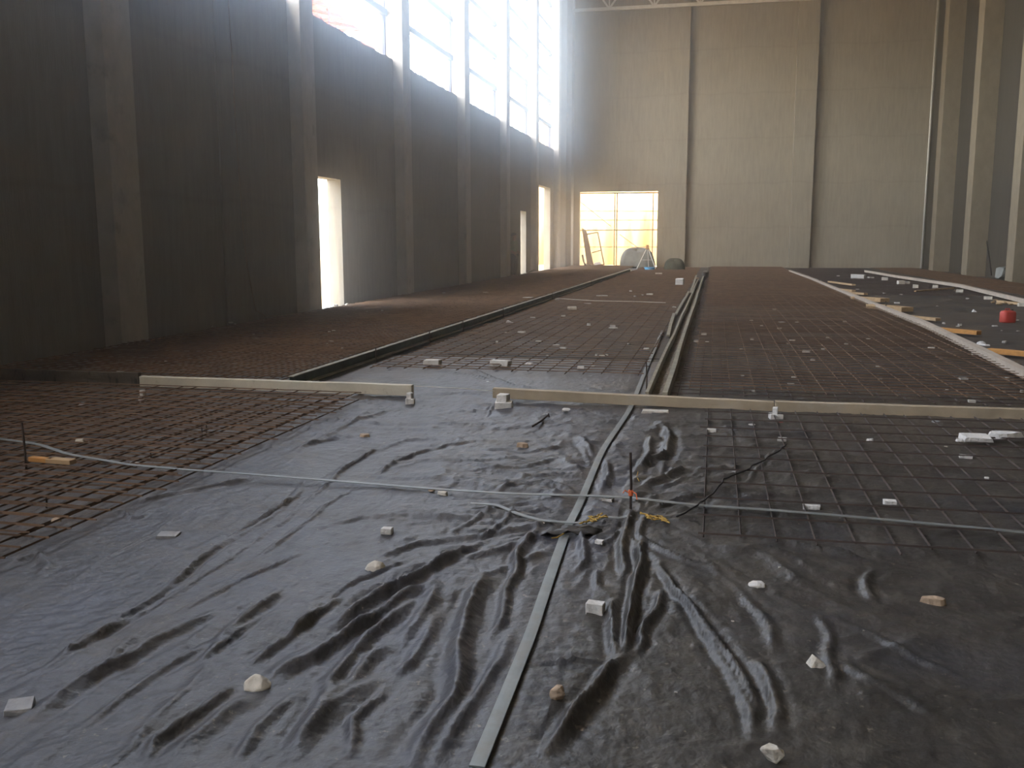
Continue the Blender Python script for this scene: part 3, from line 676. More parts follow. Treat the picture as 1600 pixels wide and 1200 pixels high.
# support stacks under the beams: base block and a cap
def stack(px, py, w, h, nm, lb, w2=.6, yoff=0, zt=None, Y=None):
    x, y = G(px, py, 0.02); 
    if Y: x = x*Y/y; y = Y
    D = dist(x, y); ww = w*D/F; hh = h*D/F
    b = hull(shape_pts('block', ww, ww*.9, hh*.55, random.Random(px)), 'concrete_block', STONEW, bevel=.003); b.location = (x, y, .008); b.rotation_euler = (0, 0, .15)
    tag(b, 'white block lying under ' + lb, 'block')
    c = hull(shape_pts('block', ww*w2, ww*.7, hh*.5, random.Random(px+1)), 'concrete_block', STONEW, bevel=.003); c.location = (x-ww*.05, y+.01, .008+hh*.54); c.rotation_euler = (0, 0, -.1)
    tag(c, 'white block piece stacked on the block under ' + lb, 'block')
stack(787,637,27,22,'s','the left end of the tan beam', .6)
stack(1212,655,20,20,'s','the joint of the two tan beams', .4)
stack(641,630,14,18,'s','the right end of the cream beam', .6)
stack(223,628,10,20,'s','the left end of the cream beam', .7)
place(1024,644,41,10,'slab',STONEP,'stone_slab','long pale slab under the tan beam beside the strip','block',dk=.35,hk=.5,rz=-.03,yoff=-.03)
# far chips on the lanes
def chips(lst, group, lb, z, mt=CHIPM, kinds=('flat', 'block', 'stone')):
    for i, t in enumerate(lst):
        px, py, w = t[:3]; h = t[3] if len(t) > 3 else max(3, w*.4)
        place(px, py+1, w, h, kinds[i % len(kinds)], mt, 'stone_chip', lb, 'stone', group=group, zb=z, hk=.8)
chips([(920,508,7,5),(957,510,8,4),(982,538,8,4),(1010,545,9,3),(940,556,9,3),(948,555,7,4),(932,555,5,4),(1015,460,10,3),(1004,461,5,4),(992,463,4,3),(940,462,16,2),(918,474,14,2),(958,512,16,2),(880,494,7,3),(790,520,5,3),(815,519,14,3),(841,533,9,2),(855,555,6,2),(776,534,5,3),(832,496,8,2),(870,468,10,2),(985,455,5,3),(1024,586,5,3),(926,572,8,3),(868,540,12,3),(880,544,10,3)],
      'chips in the lane left of the rails', 'small white chip scattered in the rebar lane left of the pair of rails', .045)
chips([(1174,500,5,2),(1218,513,6,3),(1282,515,4,3),(1293,527,5,2),(1286,545,5,3),(1231,537,7,3),(1323,538,7,4),(1373,573,7,3),(1177,612,8,5),(1241,589,8,3),(1519,628,10,5),(1357,529,8,2),(1456,543,11,3),(1260,550,12,4),(1222,504,16,3),(1238,531,10,2),(1175,530,5,3),(1158,545,7,3),(1270,562,8,3),(1236,600,10,2),(1160,587,8,3),(1190,508,5,2),(1100,522,8,3),(1105,534,8,3),(1088,533,8,3),(1506,592,12,4),(1575,590,12,2),(1597,612,6,4),(1376,591,5,2),(1505,597,6,2),(1480,608,5,2),(1210,483,5,2),(1245,503,7,2),(1320,502,6,2)],
      'chips in the lane right of the rails', 'small white chip scattered in the rebar lane right of the pair of rails', .07)
chips([(585,463,0,0)] and [(514,519,5,3),(521,517,5,3),(516,533,12,2),(511,538,4,3),(534,543,4,2),(573,487,5,3),(597,486,4,3),(360,504,6,3),(367,506,5,3),(396,522,4,2),(398,528,8,2),(331,510,4,3),(258,564,5,2),(186,580,12,2),(693,458,6,3),(758,457,10,2),(824,465,14,2)],
      'chips in the window lane', 'small pale chip scattered in the rebar lane along the window wall', .09)
chips([(1310,431,5,2),(1361,434,8,3),(1497,510,7,3),(1555,509,9,2),(1500,508,5,4),(1592,517,8,2),(1475,505,5,3),(1408,460,4,2),(1465,478,5,2),(1590,500,6,2),(1417,443,8,5),(1512,467,8,4),(1382,458,5,2),(1340,452,5,2),(1565,516,4,2),(1570,535,8,4)],
      'chips in the plank lane', 'small pale chip scattered among the planks between the white rails', .012)
chips([(250,560+0,4,2),(850,822,3,2),(942,971,4,3),(1145,972,6,4),(1056,1081,5,4),(762,790,5,2),(1218,893,5,3),(1478,700,5,3),(1350,990,5,5)],
      'chips on the near polythene', 'tiny pale chip lying on the near polythene', None)
# blocks propping the right white rail
for i, (px, py, w, h) in enumerate([(1383,439,9,7),(1408,445,10,8),(1431,451,8,8),(1462,451,8,7),(1500,458,10,7),(1545,468,12,6),(1597,479,10,7)]):
    place(px, py, w, h, 'block', STONEP, 'concrete_block', 'pale block propping the short white rail near the right wall', 'block', group='blocks propping the short white rail', zb=.0, hk=.8)
place(1527,556,14,12,'block',STONEW,'concrete_block','white block propping the long white rail near its near end','block',zb=0,hk=.9)
place(1190,0+577,1,1,'block',STONEW,'stone_chip','tiny pale speck on the dark rebar lane','stone',zb=.07) if False else None
# pile of wood lumps by the rail
for i, (px, py, w, h) in enumerate([(1552,474,8,5),(1562,477,12,6),(1572,475,9,5),(1556,470,10,3),(1580,477,8,4)]):
    place(px, py, w, h, 'stone', WOOD, 'timber_scrap', 'yellowish timber scrap in the small heap beside the short white rail', 'scrap', group='timber scraps by the short white rail', zb=0, hk=.8)

# ---------------------------------------------------------------- planks
def plank(a, b, wpx, thick, mt, lb, z=0.033, name='wooden_plank', cat='plank'):
    xa, ya = G(*a, z+thick); xb, yb = G(*b, z+thick); D = dist((xa+xb)/2, (ya+yb)/2)
    n = 6; pts = [(xa+(xb-xa)*i/n, ya+(yb-ya)*i/n, z) for i in range(n+1)]
    o = MB().sweep([(-wpx/2, 0), (wpx/2, 0), (wpx/2, thick), (-wpx/2, thick)], pts).build(name, mt)
    bv = o.modifiers.new('edge_wear', 'BEVEL'); bv.width = .003
    return tag(o, lb, cat)
plank((1296,439),(1334,444),.12,.05,WOOD,'pale plank in the plank lane, farthest one by the long white rail')
plank((1302,450),(1334,453),.12,.05,WOOD,'pale plank second from the far end of the plank lane')
plank((1318,455),(1353,458),.12,.05,WOOD,'thin pale plank third from the far end of the plank lane')
plank((1336,463),(1383,466),.3,.09,WOOD,'broad yellowish plank fourth from the far end of the plank lane')
plank((1362,475),(1418,480),.3,.09,WOOD,'broad yellowish plank beside the upright starter bar')
plank((1402,491),(1466,497),.12,.05,WOOD,'narrow greyish plank before the broad planks')
plank((1460,511),(1530,517),.12,.06,WOODO,'orange plank in the near part of the plank lane')
plank((1545,544),(1625,551),.12,.06,WOODO,'orange plank at the right photo edge before the red canister')
plank((1430,454),(1490,449),.06,.05,WOOD,'thin batten leaning out from the short white rail',z=.01)
plank((1560,469),(1605,474),.1,.05,WOOD,'pale plank under the near end of the short white rail',z=.01)
plank((48,713),(82,716),.045,.03,WOODO,'orange end piece of batten on the near left rebar mat',z=.1)
plank((76,715),(114,718),.06,.03,WOOD,'cream end piece of batten on the near left rebar mat',z=.1)
plank((240,531),(258,524),.08,.04,WOODO,'small bright wood offcut at the foot of the nearest column',z=.0)
place(242,524,10,12,'stone',STONEP,'stone','pale rough stone at the foot of the nearest column','stone',zb=.0,hk=.9)
# thin battens beside the rails
def batten(pts, w, z, mt, lb, name='thin_batten', cat='batten', h=.02):
    P = [(*G(x, y, z), z-h) for x, y in pts]
    o = MB().sweep([(-w/2, 0), (w/2, 0), (w/2, h), (-w/2, h)], P).build(name, mt); return tag(o, lb, cat)
batten([(1044,523),(1048,505),(1053,489)], .05, .06, EDGE, 'short pale batten left of the rails, nearest of three')
batten([(1056,490),(1065,474),(1072,463),(1076,455)], .05, .06, EDGE, 'kinked pale batten left of the rails, middle of three')
batten([(1079,457),(1084,443),(1088,430)], .06, .06, EDGE, 'pale batten left of the rails, farthest of three')
batten([(1027,579),(1031,570),(1032,564)], .03, .06, EDGE, 'tiny pale batten close to the left rail behind the tan beam')
batten([(1086,434),(1092,434)], .1, .08, WOOD, 'small pale cross piece at the far end of the battens')
batten([(925,600-20),(925,579)], .01, .02, EDGE, 'x') if False else None
# galvanised strips
def ribbon(pts, w, zs, mt, name, lb, cat, th=.006, n=10, arch=.012):
    P = []
    q = [np.array(G(x, y, zs)) for x, y in pts]
    for i in range(len(q)-1):
        for k in range(n): P.append(q[i]+(q[i+1]-q[i])*k/n)
    P.append(q[-1]); P = np.array(P)
    for _ in range(6): P[1:-1] = (P[:-2]+2*P[1:-1]+P[2:])/4
    o = MB().sweep([(-w/2, 0), (w/2, 0), (w/2, th), (w*.18, th+arch*.2), (-w*.18, th+arch*.2), (-w/2, th)], [(p[0], p[1], zs) for p in P]).build(name, mt)
    return tag(o, lb, cat)
ribbon(STRIPL, .044, .022, GALV, 'metal_strip', 'flat grey metal strip along the sheets, nearer length', 'metal strip', arch=.003)
ribbon(STRIPU, .040, .026, GALV, 'metal_strip', 'flat grey metal strip along the sheets, farther length under the tan beam', 'metal strip', arch=.003)
# thin cross strip draped over the folds
def drape(pts, w, mt, name, lb, cat, off=.006, th=.004, zmin=.0, zmax=9):
    zf = lambda x: float(np.interp(x, [0, 235, 420, 1000, 1130], [.112, .112, .042, .042, .07]))
    q = [np.array((*G(x, y, zf(x)), zf(x))) for x, y in pts]; P = []
    for i in range(len(q)-1):
        for k in range(16): P.append(q[i]+(q[i+1]-q[i])*k/16)
    P.append(q[-1]); P = np.array(P)
    for _ in range(20): P[1:-1] = (P[:-2]+2*P[1:-1]+P[2:])/4
    Z = P[:, 2]
    o = MB().sweep([(-w/2, 0), (w/2, 0), (w/2, th), (-w/2, th)], [(p[0], p[1], z) for p, z in zip(P, Z)]).build(name, mt)
    return tag(o, lb, cat)
drape([(-30,683),(0,686),(60,694),(105,710),(160,719),(205,727),(300,735),(400,742),(500,750),(600,758),(700,766),(800,772),(920,775),(985,778),(1090,790),(1200,797),(1300,805),(1400,814),(1500,823),(1640,836)], .030, GALV, 'metal_strap', 'long thin grey strap lying right across the near polythene', 'strap')
drape([(735,787),(776,789),(810,804),(847,814),(889,817),(915,818)], .026, GALV, 'metal_strap', 'short curved grey strap ending at the joint of the metal strips', 'strap')
drape([(920,819),(934,812),(946,808),(969,810),(985,806)], .022, GALV, 'metal_strap', 'short grey strap piece between the metal strips and the starter bar', 'strap')
# black tape wrap at the strip joint
_a = G(893,828,.04); m = MB()
for i in range(9):
    for j in range(5):
        u = i/8-.5; v = j/4-.5; m.v.append((_a[0]+u*.26+.02*v, _a[1]+v*.12+u*.05, .046+.012*math.sin(i*1.9)*math.cos(j*2.1)-.03*abs(u)*2*abs(u)))
for i in range(8):
    for j in range(4): q = i*5+j; m.f.append((q, q+1, q+6, q+5))
o = m.build('plastic_wrap', POLYR, smooth=True); sm = o.modifiers.new('thickness', 'SOLIDIFY'); sm.thickness = .004; tag(o, 'scrap of black polythene wrapped over the joint of the metal strips', 'plastic scrap')

# ---------------------------------------------------------------- rebar stakes, cords, twine
def stake(px, pyb, pyt, r, lb, mt=RUSTD, pxt=None, parts=None):
    x, y = G(px, pyb); xt, zt = GY(pxt or px, pyt, y)
    if parts: root = empty('starter_bar', (x, y, 0)); tag(root, lb, 'rebar'); o = MB().tube([(0, 0, 0), ((xt-x)/2+.004, 0, zt/2), (xt-x, 0, zt)], r).build('bar', mt, root); return root, zt
    o = MB().tube([(x, y, 0), ((x+xt)/2+.004, y, zt/2), (xt, y, zt)], r).build('starter_bar', mt); return tag(o, lb, 'rebar'), zt
rt_, zt = stake(985,804,707,.007,'tall upright starter bar at the centre of the folds, with orange tape', parts=True)
m = MB().tube([(0, 0, .105), (0, 0, .135)], .013, 8); m.tube([(.008, -.01, .13), (.03, -.015, .12), (.035, -.02, .09)], .003, 5); m.tube([(-.008, -.01, .12), (-.03, -.012, .135), (-.04, -.016, .12)], .003, 5); m.build('tape_wrap', ORTAPE, rt_)
stake(42,746,660,.007,'tall upright starter bar in the near left rebar mat',pxt=34)
stake(1010,618,566,.006,'upright starter bar behind the tan beam, left of the rails')
stake(72,798,774,.005,'short upright bar low in the near left rebar mat')
stake(235,722,706,.005,'short upright bar at the edge of the near left mat by the strap')
stake(315,694,668,.005,'short upright bar near the right edge of the left mat, nearer the viewer')
stake(322,684,662,.005,'short upright bar near the right edge of the left mat, slightly farther')
stake(1384,488,470,.008,'thin upright bar beside the broad planks')
stake(1280,446,434,.010,'thin upright bar at the far part of the long white rail')
stake(857,656,646,.006,'short dark peg before the tan beam')
stake(600,546,536,.007,'short peg against the green channel, nearer one')
def cord(pts, r, mt, name, lb, cat, z=.03, wob=0.0, n=6):
    P = []
    q = [np.array((*G(p[0], p[1], p[2] if len(p) > 2 else z), p[2] if len(p) > 2 else z)) for p in pts]
    for i in range(len(q)-1):
        for k in range(n): P.append(q[i]+(q[i+1]-q[i])*k/n+np.array([random.uniform(-wob, wob), random.uniform(-wob, wob), random.uniform(0, wob)*.4]))
    P.append(q[-1])
    return tag(MB().tube([tuple(p) for p in P], r, 6).build(name, mt, smooth=True), lb, cat)
cord([(832,666),(845,658),(856,649)], .008, RUSTD, 'rebar_offcut', 'short dark rebar offcut lying before the tan beam', 'rebar', z=.05)
cord([(1060,808),(1100,783),(1133,750),(1170,732),(1205,712),(1228,695)], .005, BLACKP, 'dark_cord', 'dark cord wandering over the open dark rebar grid', 'cord', z=.075, wob=.012)
cord([(645,603,.12),(710,606,.12),(772,611,.12)], .003, CORDW, 'string_line', 'string line stretched between the cream and tan beams', 'string', n=1)
cord([(868,466),(930,470),(990,471),(1040,473)], .008, CORDW, 'string_line', 'pale string across the far lane left of the rails', 'string', z=.09)
cord([(700,553),(800,556),(900,559),(1030,561)], .004, BLACKP, 'string_line', 'dark string across the lane just behind the beams', 'string', z=.09)
for i, P in enumerate([[(945,806),(935,812),(925,811),(915,816),(905,818)],[(950,808),(936,808),(928,815),(918,813)],[(942,803),(930,808),(921,808),(930,814)]]):
    cord(P, .004, TWINE, 'twine', 'frayed yellow twine beside the metal strip joint', 'twine', z=.06, wob=.01) ['group'] = 'yellow twine left of the starter bar'
for i, P in enumerate([[(1003,803),(1015,806),(1028,809),(1038,814),(1046,817)],[(1008,806),(1020,812),(1033,812),(1045,815)],[(1002,801),(1018,809),(1030,806),(1040,811)]]):
    cord(P, .004, TWINE, 'twine', 'frayed yellow twine right of the starter bar', 'twine', z=.045, wob=.01)['group'] = 'yellow twine right of the starter bar'
cord([(862,841),(870,840),(882,833)], .003, TWINE, 'twine', 'single yellow twine end under the metal strip', 'twine', z=.04)
cord([(997,737),(995,745),(999,752)], .003, TWINE, 'twine', 'single yellow twine end up behind the starter bar', 'twine', z=.05)
# cable down the left wall
def onX(px, py, X):
    d = ray(px, py); t = X/d[0]; return (X, float(d[1]*t), float(CAMH+d[2]*t))
P = [onX(x, y, XLI+.03) for x, y in [(352,-60),(357,0),(363,100),(368,190),(374,280),(381,370),(387,420),(396,465),(400,485),(415,494),(440,494),(464,490)]]
tag(MB().tube([(a, b, max(c, .02)) for a, b, c in P], .012, 6).build('wall_cable', CORDW if False else mat('tan_cable', (.2, .16, .12), .8), smooth=True), 'thin cable hanging down the dark wall between the first two columns', 'cable')
P = [onX(x, y, XLI+.0) for x, y in [(341,-60),(345,0),(348,300),(352,498)]]
tag(MB().box((XLI-.02, P[2][1]-.07, 0), (XLI+.03, P[2][1]+.07, ROOF)).build('wall_conduit', PLASTER), 'narrow raised plaster strip up the wall left of the hanging cable', 'wall strip', None, 'structure')
# corner pipe and cable on the right
x, y = 10.38, YB-.1
tag(MB().tube([(x, y, 0), (x, y, 14.8)], .05, 10).build('drain_pipe', WHITEST, smooth=True), 'thin pale pipe standing in the far right corner', 'pipe')
def onX2(px, py, X): return onX(px, py, X)
P = [onX2(x, y, XRI-.03) for x, y in [(1541,330),(1542,380),(1546,405),(1549,430)]]
tag(MB().tube(P, .02, 6).build('wall_cable', BLACKP, smooth=True), 'dark cable hanging between the two right-hand columns', 'cable')
_b = onX2(1565,438,10.1)
o = hull(shape_pts('stone', .55, .5, .55, random.Random(4)), 'rubble_bag', TARPW); o.location = (10.05, _b[1], 0); tag(o, 'pale bundled bag standing by the right wall between two columns', 'bag')
# red canister
x, y = G(1574,504); r = empty('red_canister', (x, y, 0), .3); tag(r, 'red plastic canister standing in the plank lane at the right photo edge', 'canister')
bm_ = MB(); prof = [(.115, 0), (.125, .02), (.125, .17), (.11, .2), (.06, .215)]
for i, (rr, z) in enumerate(prof):
    for j in range(16): a = 2*math.pi*j/16; c, s = math.cos(a), math.sin(a); e = 1.15; bm_.v.append((rr*math.copysign(abs(c)**.6, c), rr*.8*math.copysign(abs(s)**.6, s), z))
for i in range(4):
    for j in range(16): bm_.f.append((i*16+j, i*16+(j+1) % 16, (i+1)*16+(j+1) % 16, (i+1)*16+j))
bm_.f.append(tuple(range(16))[::-1]); bm_.f.append(tuple(64+j for j in range(16)))
bm_.build('body', REDP, r, smooth=True); MB().tube([(-.06, 0, .2), (-.055, 0, .245), (.02, 0, .245), (.03, 0, .2)], .01).build('handle', REDP, r); MB().tube([(.07, 0, .2), (.07, 0, .235)], .022, 10).build('cap', BLACKP, r)
# red stain tin on the right sheet
place(1220,664,9,4,'flat',REDP,'plastic_scrap','small red scrap in front of the joint of the tan beams','scrap')
# black bucket at the far end of the rails
x, y = G(1102,436); r = empty('black_bucket', (x, y, 0)); tag(r, 'small black bucket at the far end of the pair of rails', 'bucket')
MB().tube([(0, 0, 0), (0, 0, .26)], [.09, .13], 14).build('body', BLACKP, r, smooth=True)
MB().tube([(.13*math.cos(a), 0, .25+.1*math.sin(a)) for a in [i*math.pi/8 for i in range(9)]], .006).build('handle', BLACKP, r)
o = hull(shape_pts('stone', .16, .14, .1, random.Random(3)), 'stone', STONEP); o.location = (x+.0, y+.4, .13); o.location.z = 0; tag(o, 'pale stone just behind the black bucket', 'stone')

# ---------------------------------------------------------------- back doorway
def sc(px, py, Y=52.75): x, z = GY(px, py, Y); return (x, Y, z)
r = empty('scaffold_frame', (0, 0, 0)); tag(r, 'rusty scaffold frame of tubes standing outside the large doorway', 'scaffold')
for a, b, w in [((902,302),(1030,301),.07),((902,360),(1030,359),.055),((902,330),(1030,330),.035),((902,344),(1030,344),.035),((902,386),(1030,386),.035)]:
    MB().bar(sc(*a), sc(*b), w).build('ledger_tube', SCAFF, r)
for px in (961, 964.5, 1021): MB().bar(sc(px,302), (sc(px,302)[0], 52.75, -.3), .05).build('upright_tube', SCAFF, r)
for a, b in [((905,314),(955,354)),((968,366),(998,388))]: MB().bar(sc(*a, 52.85), sc(*b, 52.85), .035).build('brace_tube', SCAFF, r)
# steel lintel angle
# leaning board
def quad_board(pts, Y0, Y1, th, name, mt, parent=None):
    q = []
    for (px, py), Y in zip(pts, (Y1, Y1, Y0, Y0)): x, z = GY(px, py, Y); q.append((x, Y, max(z, 0.0)))
    m = MB(); m.v = [tuple(p) for p in q]+[(p[0], p[1]+th, p[2]) for p in q]; m.f = [(0, 1, 2, 3), (7, 6, 5, 4), (0, 4, 5, 1), (1, 5, 6, 2), (2, 6, 7, 3), (3, 7, 4, 0)]
    return m.build(name, mt, parent)
o = quad_board([(909,356),(916,360),(927,414),(917,413)], 51.5, 51.95, .06, 'leaning_board', WOODB); tag(o, 'brown board leaning in the left side of the large doorway', 'board')
r = empty('wooden_ladder', (0, 0, 0)); tag(r, 'thin ladder-like wooden frame leaning beside the brown board in the doorway', 'ladder')
def fp(px, py, t): Y = 51.5+.5*t; x, z = GY(px, py, Y); return (x, Y, max(z, 0))
for a, b in [((917,366,1),(934,363,1)),((934,363,1),(944,414,0)),((925,395,.4),(939,391,.4)),((927,416,0),(944,413,0)),((917,366,1),(927,416,0))]: MB().bar(fp(*a), fp(*b), .06).build('rail', WOODB, r)
# rubble at the door foot
for i in range(16):
    px = random.uniform(906, 944); w = random.uniform(.12, .4); o = hull(shape_pts('stone', w, w, w*.7, random.Random(i+50)), 'rubble_stone', STONEW)
    x, _ = GY(px, 417, 52.1); o.location = (x, random.uniform(51.7, 52.5), 0 if i < 9 else .02); tag(o, 'white rubble piece on the sill of the large doorway', 'stone', 'rubble on the doorway sill')
o = MB().tube([GY(910,398,51.6)[0:1]+(51.6, GY(910,398,51.6)[1]), (GY(912,408,51.6)[0], 51.6, .3), (GY(916,418,51.6)[0], 51.6, 0.02)], .05).build('bent_hose', BLACKP, smooth=True); tag(o, 'short dark bent hose end beside the rubble in the doorway', 'hose')
# tarp-covered machine
def lump(name, cx, cy, w, d, h, mt, lb, cat, seed, amp=.12, pw=2.6):
    m = MB(); nu, nv = 40, 16
    for j in range(nv+1):
        t = j/nv*math.pi/2
        for i in range(nu):
            a = 2*math.pi*i/nu; c, s = math.cos(a), math.sin(a)
            rr = (abs(c)**pw+abs(s)**pw)**(-1/pw); k = math.cos(t)**.55
            nz = 1+amp*(math.sin(a*3+seed)+.6*math.sin(a*7+seed*2+t*3)+.35*math.sin(a*15+seed*3))*.5
            m.v.append((cx+w/2*rr*c*k*nz, cy+d/2*rr*s*k*nz, h*math.sin(t)*(1+amp*.8*math.sin(a*2+seed))))
    for j in range(nv):
        for i in range(nu): m.f.append((j*nu+i, j*nu+(i+1) % nu, (j+1)*nu+(i+1) % nu, (j+1)*nu+i))
    m.f.append(tuple(range(nu))[::-1])
    o = m.build(name, mt, smooth=True); return tag(o, lb, cat)
xa = GY(968,415,51.2)[0]; xb = GY(1022,415,51.2)[0]
lump('covered_pallet', (xa+xb)/2, 51.0, (xb-xa), 1.1, .98, TARPW, 'large bulky load under a grey sheet in the right side of the doorway', 'covered load', 1.3)
x, y = G(1052,423); lump('tarp_heap', x, y+.5, 1.0, .9, .52, TARPG, 'dark green tarpaulin heap at the foot of the pilaster', 'tarp heap', 2.1, amp=.18, pw=2.1)
place(1029,430,11,5,'slab',STONEP,'stone_slab','pale slab on the floor before the doorway edge','block',zb=0)
# tripod
tx, ty = G(1011,421); r = empty('tripod', (tx, ty, 0)); tag(r, 'surveying tripod standing before the covered load in the doorway', 'tripod')
hz_ = 1.02
for ang in (205, 325, 85):
    a = math.radians(ang); MB().tube([(.06*math.cos(a), .06*math.sin(a), hz_), (.56*math.cos(a), .56*math.sin(a), 0)], .022).build('leg', WHITEST, r)
MB().tube([(0, 0, hz_-.03), (0, 0, hz_+.03)], .10, 12).build('tripod_head', WOODB, r)
mm_ = MB().box((-.06, -.05, hz_+.03), (.06, .05, hz_+.2)); mm_.tube([(0, -.1, hz_+.13), (0, .1, hz_+.13)], .035, 10); mm_.build('level_instrument', WOODO, r)
MB().bar((.3*math.cos(math.radians(205)), .3*math.sin(math.radians(205)), .48), (.3*math.cos(math.radians(325)), .3*math.sin(math.radians(325)), .48), .02).build('spreader', WHITEST, r)
x, y = G(1015,423); r = empty('blue_basin', (x, y, 0)); tag(r, 'light blue plastic basin on the floor beneath the tripod', 'basin')
m = MB().tube([(0, 0, 0), (0, 0, .16)], [.2, .27], 18); m.build('body', BLUEP, r, smooth=True); MB().tube([(.27*math.cos(a), .27*math.sin(a), .16) for a in [i*math.pi/9 for i in range(19)]], .015).build('rim', BLUEP, r)
# doorway rubble at left narrow door
for i in range(7):
    px = 524+i*1.8+random.uniform(-1, 1); d_ = onX(px, 486, -7.9); w = random.uniform(.08, .2)
    o = hull(shape_pts('stone', w, w, w*.8, random.Random(i+90)), 'rubble_stone', STONEP if i % 2 else STONEG); o.location = (random.uniform(-8.15, -7.75), 18.9+i*.09, 0)
    tag(o, 'broken rubble piece on the sill of the narrow bright doorway', 'stone', 'rubble at the narrow doorway')
cord([(813,429,.12),(822,427,.3),(834,421,.75)], .012, CORDW, 'leaning_batten', 'thin pale batten leaning at the small doorway beside the person', 'batten', n=1)

# ---------------------------------------------------------------- outside
o = MB()
n = 140
for i in range(n+1):
    x = -22+34*i/n; yy = 68+.35*math.sin(x*2.3)+.2*math.sin(x*5.1+1)
    o.v += [(x, yy, -.3), (x, yy, 9.0)]
for i in range(n): q = i*2; o.f.append((q, q+2, q+3, q+1))
ob = o.build('hoarding', HOARD, smooth=True, fix=False); sm = ob.modifiers.new('thickness', 'SOLIDIFY'); sm.thickness = .06; tag(ob, 'tall yellow sunlit sheeting fence outside the large doorway', 'fence')
# structure left of the hall: low sunlit wall and orange lattice boom
ob = MB().box((-40, 10, -.3), (-39.6, 80, 3.2)).build('boundary_wall', HOARD); tag(ob, 'sunlit yellowish boundary wall outside the window wall', 'wall', None, 'structure')
def lattice(p, q, w, name, lb):
    r = empty(name, (0, 0, 0)); tag(r, lb, 'steel frame')
    p = Vector(p); q = Vector(q); d = (q-p).normalized(); s = d.cross(Vector((0, 0, 1))).normalized(); u = s.cross(d); L = (q-p).length; n = int(L/(w*1.1)); c = {}
    m = MB()
    for a, b in ((-1, -1), (1, -1), (1, 1), (-1, 1)): m.bar(p+s*a*w/2+u*b*w/2, q+s*a*w/2+u*b*w/2, .34)
    m.build('chords', ORANGE, r); m = MB()
    for i in range(n):
        A = p+d*(L*i/n); B = p+d*(L*(i+1)/n); e = 1 if i % 2 else -1
        for (a0, b0), (a1, b1) in (((-1, -1), (1, -1)), ((1, -1), (1, 1)), ((1, 1), (-1, 1)), ((-1, 1), (-1, -1))):
            m.bar(A+s*a0*w/2+u*b0*w/2, B+s*a1*w/2+u*b1*w/2, .22)
            m.bar(B+s*a0*w/2+u*b0*w/2, B+s*a1*w/2+u*b1*w/2, .22)
    m.build('lacing', ORANGE, r)
def far(px, py, X): return onX(px, py, X)
A = far(440,-60,-26); B = far(546,22,-26)
lattice(A, B, 2.2, 'lattice_boom', 'orange lattice steel boom seen through the first visible high window')
pa, pb = far(545,66,-22), far(600,68,-22)
ob = MB().bar(pa, (pb[0], pb[1]+2, pb[2]), .35); ob.bar(((pa[0]+pb[0])/2, (pa[1]+pb[1])/2, pa[2]), ((pa[0]+pb[0])/2, (pa[1]+pb[1])/2, -.3), .3); ob = ob.build('gantry_beam', ORANGE); tag(ob, 'orange gantry beam on a post low in the first visible high window', 'gantry')

# ---------------------------------------------------------------- person
def person():
    r = empty('person', (-7.05, 37.9, 0), math.radians(0)); tag(r, 'person in an olive shirt and dark trousers standing beside the small doorway', 'person')
    return r
def skin_mesh(name, chains, mt, parent, sub=2):
    verts = []; edges = []; rad = []
    idx = {}
    for ch in chains:
        prev = None
        for (key, p, rr) in ch:
            if key not in idx: idx[key] = len(verts); verts.append(p); rad.append(rr)
            if prev is not None: edges.append((prev, idx[key]))
            prev = idx[key]
    me = bpy.data.meshes.new(name); me.from_pydata(verts, edges, []); o = bpy.data.objects.new(name, me); col.objects.link(o)
    o.modifiers.new('skin', 'SKIN')
    bpy.context.view_layer.objects.active = o
    if not me.skin_vertices: 
        bm = bmesh.new(); bm.from_mesh(me); bm.verts.layers.skin.verify(); bm.to_mesh(me); bm.free()
    for i, rr in enumerate(rad):
        sv = me.skin_vertices[0].data[i]; sv.radius = rr if isinstance(rr, tuple) else (rr, rr); sv.use_root = (i == 0)
    ss = o.modifiers.new('sub', 'SUBSURF'); ss.levels = sub; ss.render_levels = sub
    for m_ in (mt,): me.materials.append(m_)
    o.parent = parent
    dg = bpy.context.evaluated_depsgraph_get(); ev = bpy.data.meshes.new_from_object(o.evaluated_get(dg)); o.modifiers.clear(); old = o.data; o.data = ev; ev.materials.clear(); ev.materials.append(mt)
    ev.polygons.foreach_set('use_smooth', [True]*len(ev.polygons))
    return o
pr = person()
pz = lambda x, y, z: (x, y, z)
body = [
 [('pel', (0, 0, .93), (.15, .11)), ('wst', (0, 0, 1.08), (.135, .10)), ('chs', (0, .01, 1.28), (.165, .115)), ('nck', (0, 0, 1.43), (.07, .07)), ('nk2', (0, -.01, 1.5), (.055, .055)), ('hd0', (0, -.02, 1.57), (.07, .085)), ('hd1', (0, -.02, 1.66), (.075, .095)), ('hd2', (0, -.01, 1.72), (.05, .06))],
 [('pel', None, 0), ('hpL', (-.09, 0, .88), .095), ('knL', (-.11, -.02, .48), .062), ('shL', (-.115, .0, .3), .055), ('anL', (-.12, .02, .09), .042), ('ftL', (-.13, -.12, .03), .035)],
 [('pel', None, 0), ('hpR', (.09, 0, .88), .095), ('knR', (.11, -.05, .48), .062), ('shR', (.11, -.02, .3), .055), ('anR', (.12, .03, .09), .042), ('ftR', (.15, -.1, .03), .035)],
 [('chs', None, 0), ('sL', (-.18, 0, 1.38), .062), ('eL', (-.25, .02, 1.1), .045), ('wL', (-.2, -.14, .92), .032), ('pL', (-.18, -.19, .87), (.022, .04))],
 [('chs', None, 0), ('sR', (.18, 0, 1.38), .062), ('eR', (.33, .05, 1.12), .045), ('wR', (.2, -.1, .98), .032), ('pR', (.15, -.14, .96), (.022, .04))],
]
skin_mesh('body', body, SKIN, pr)
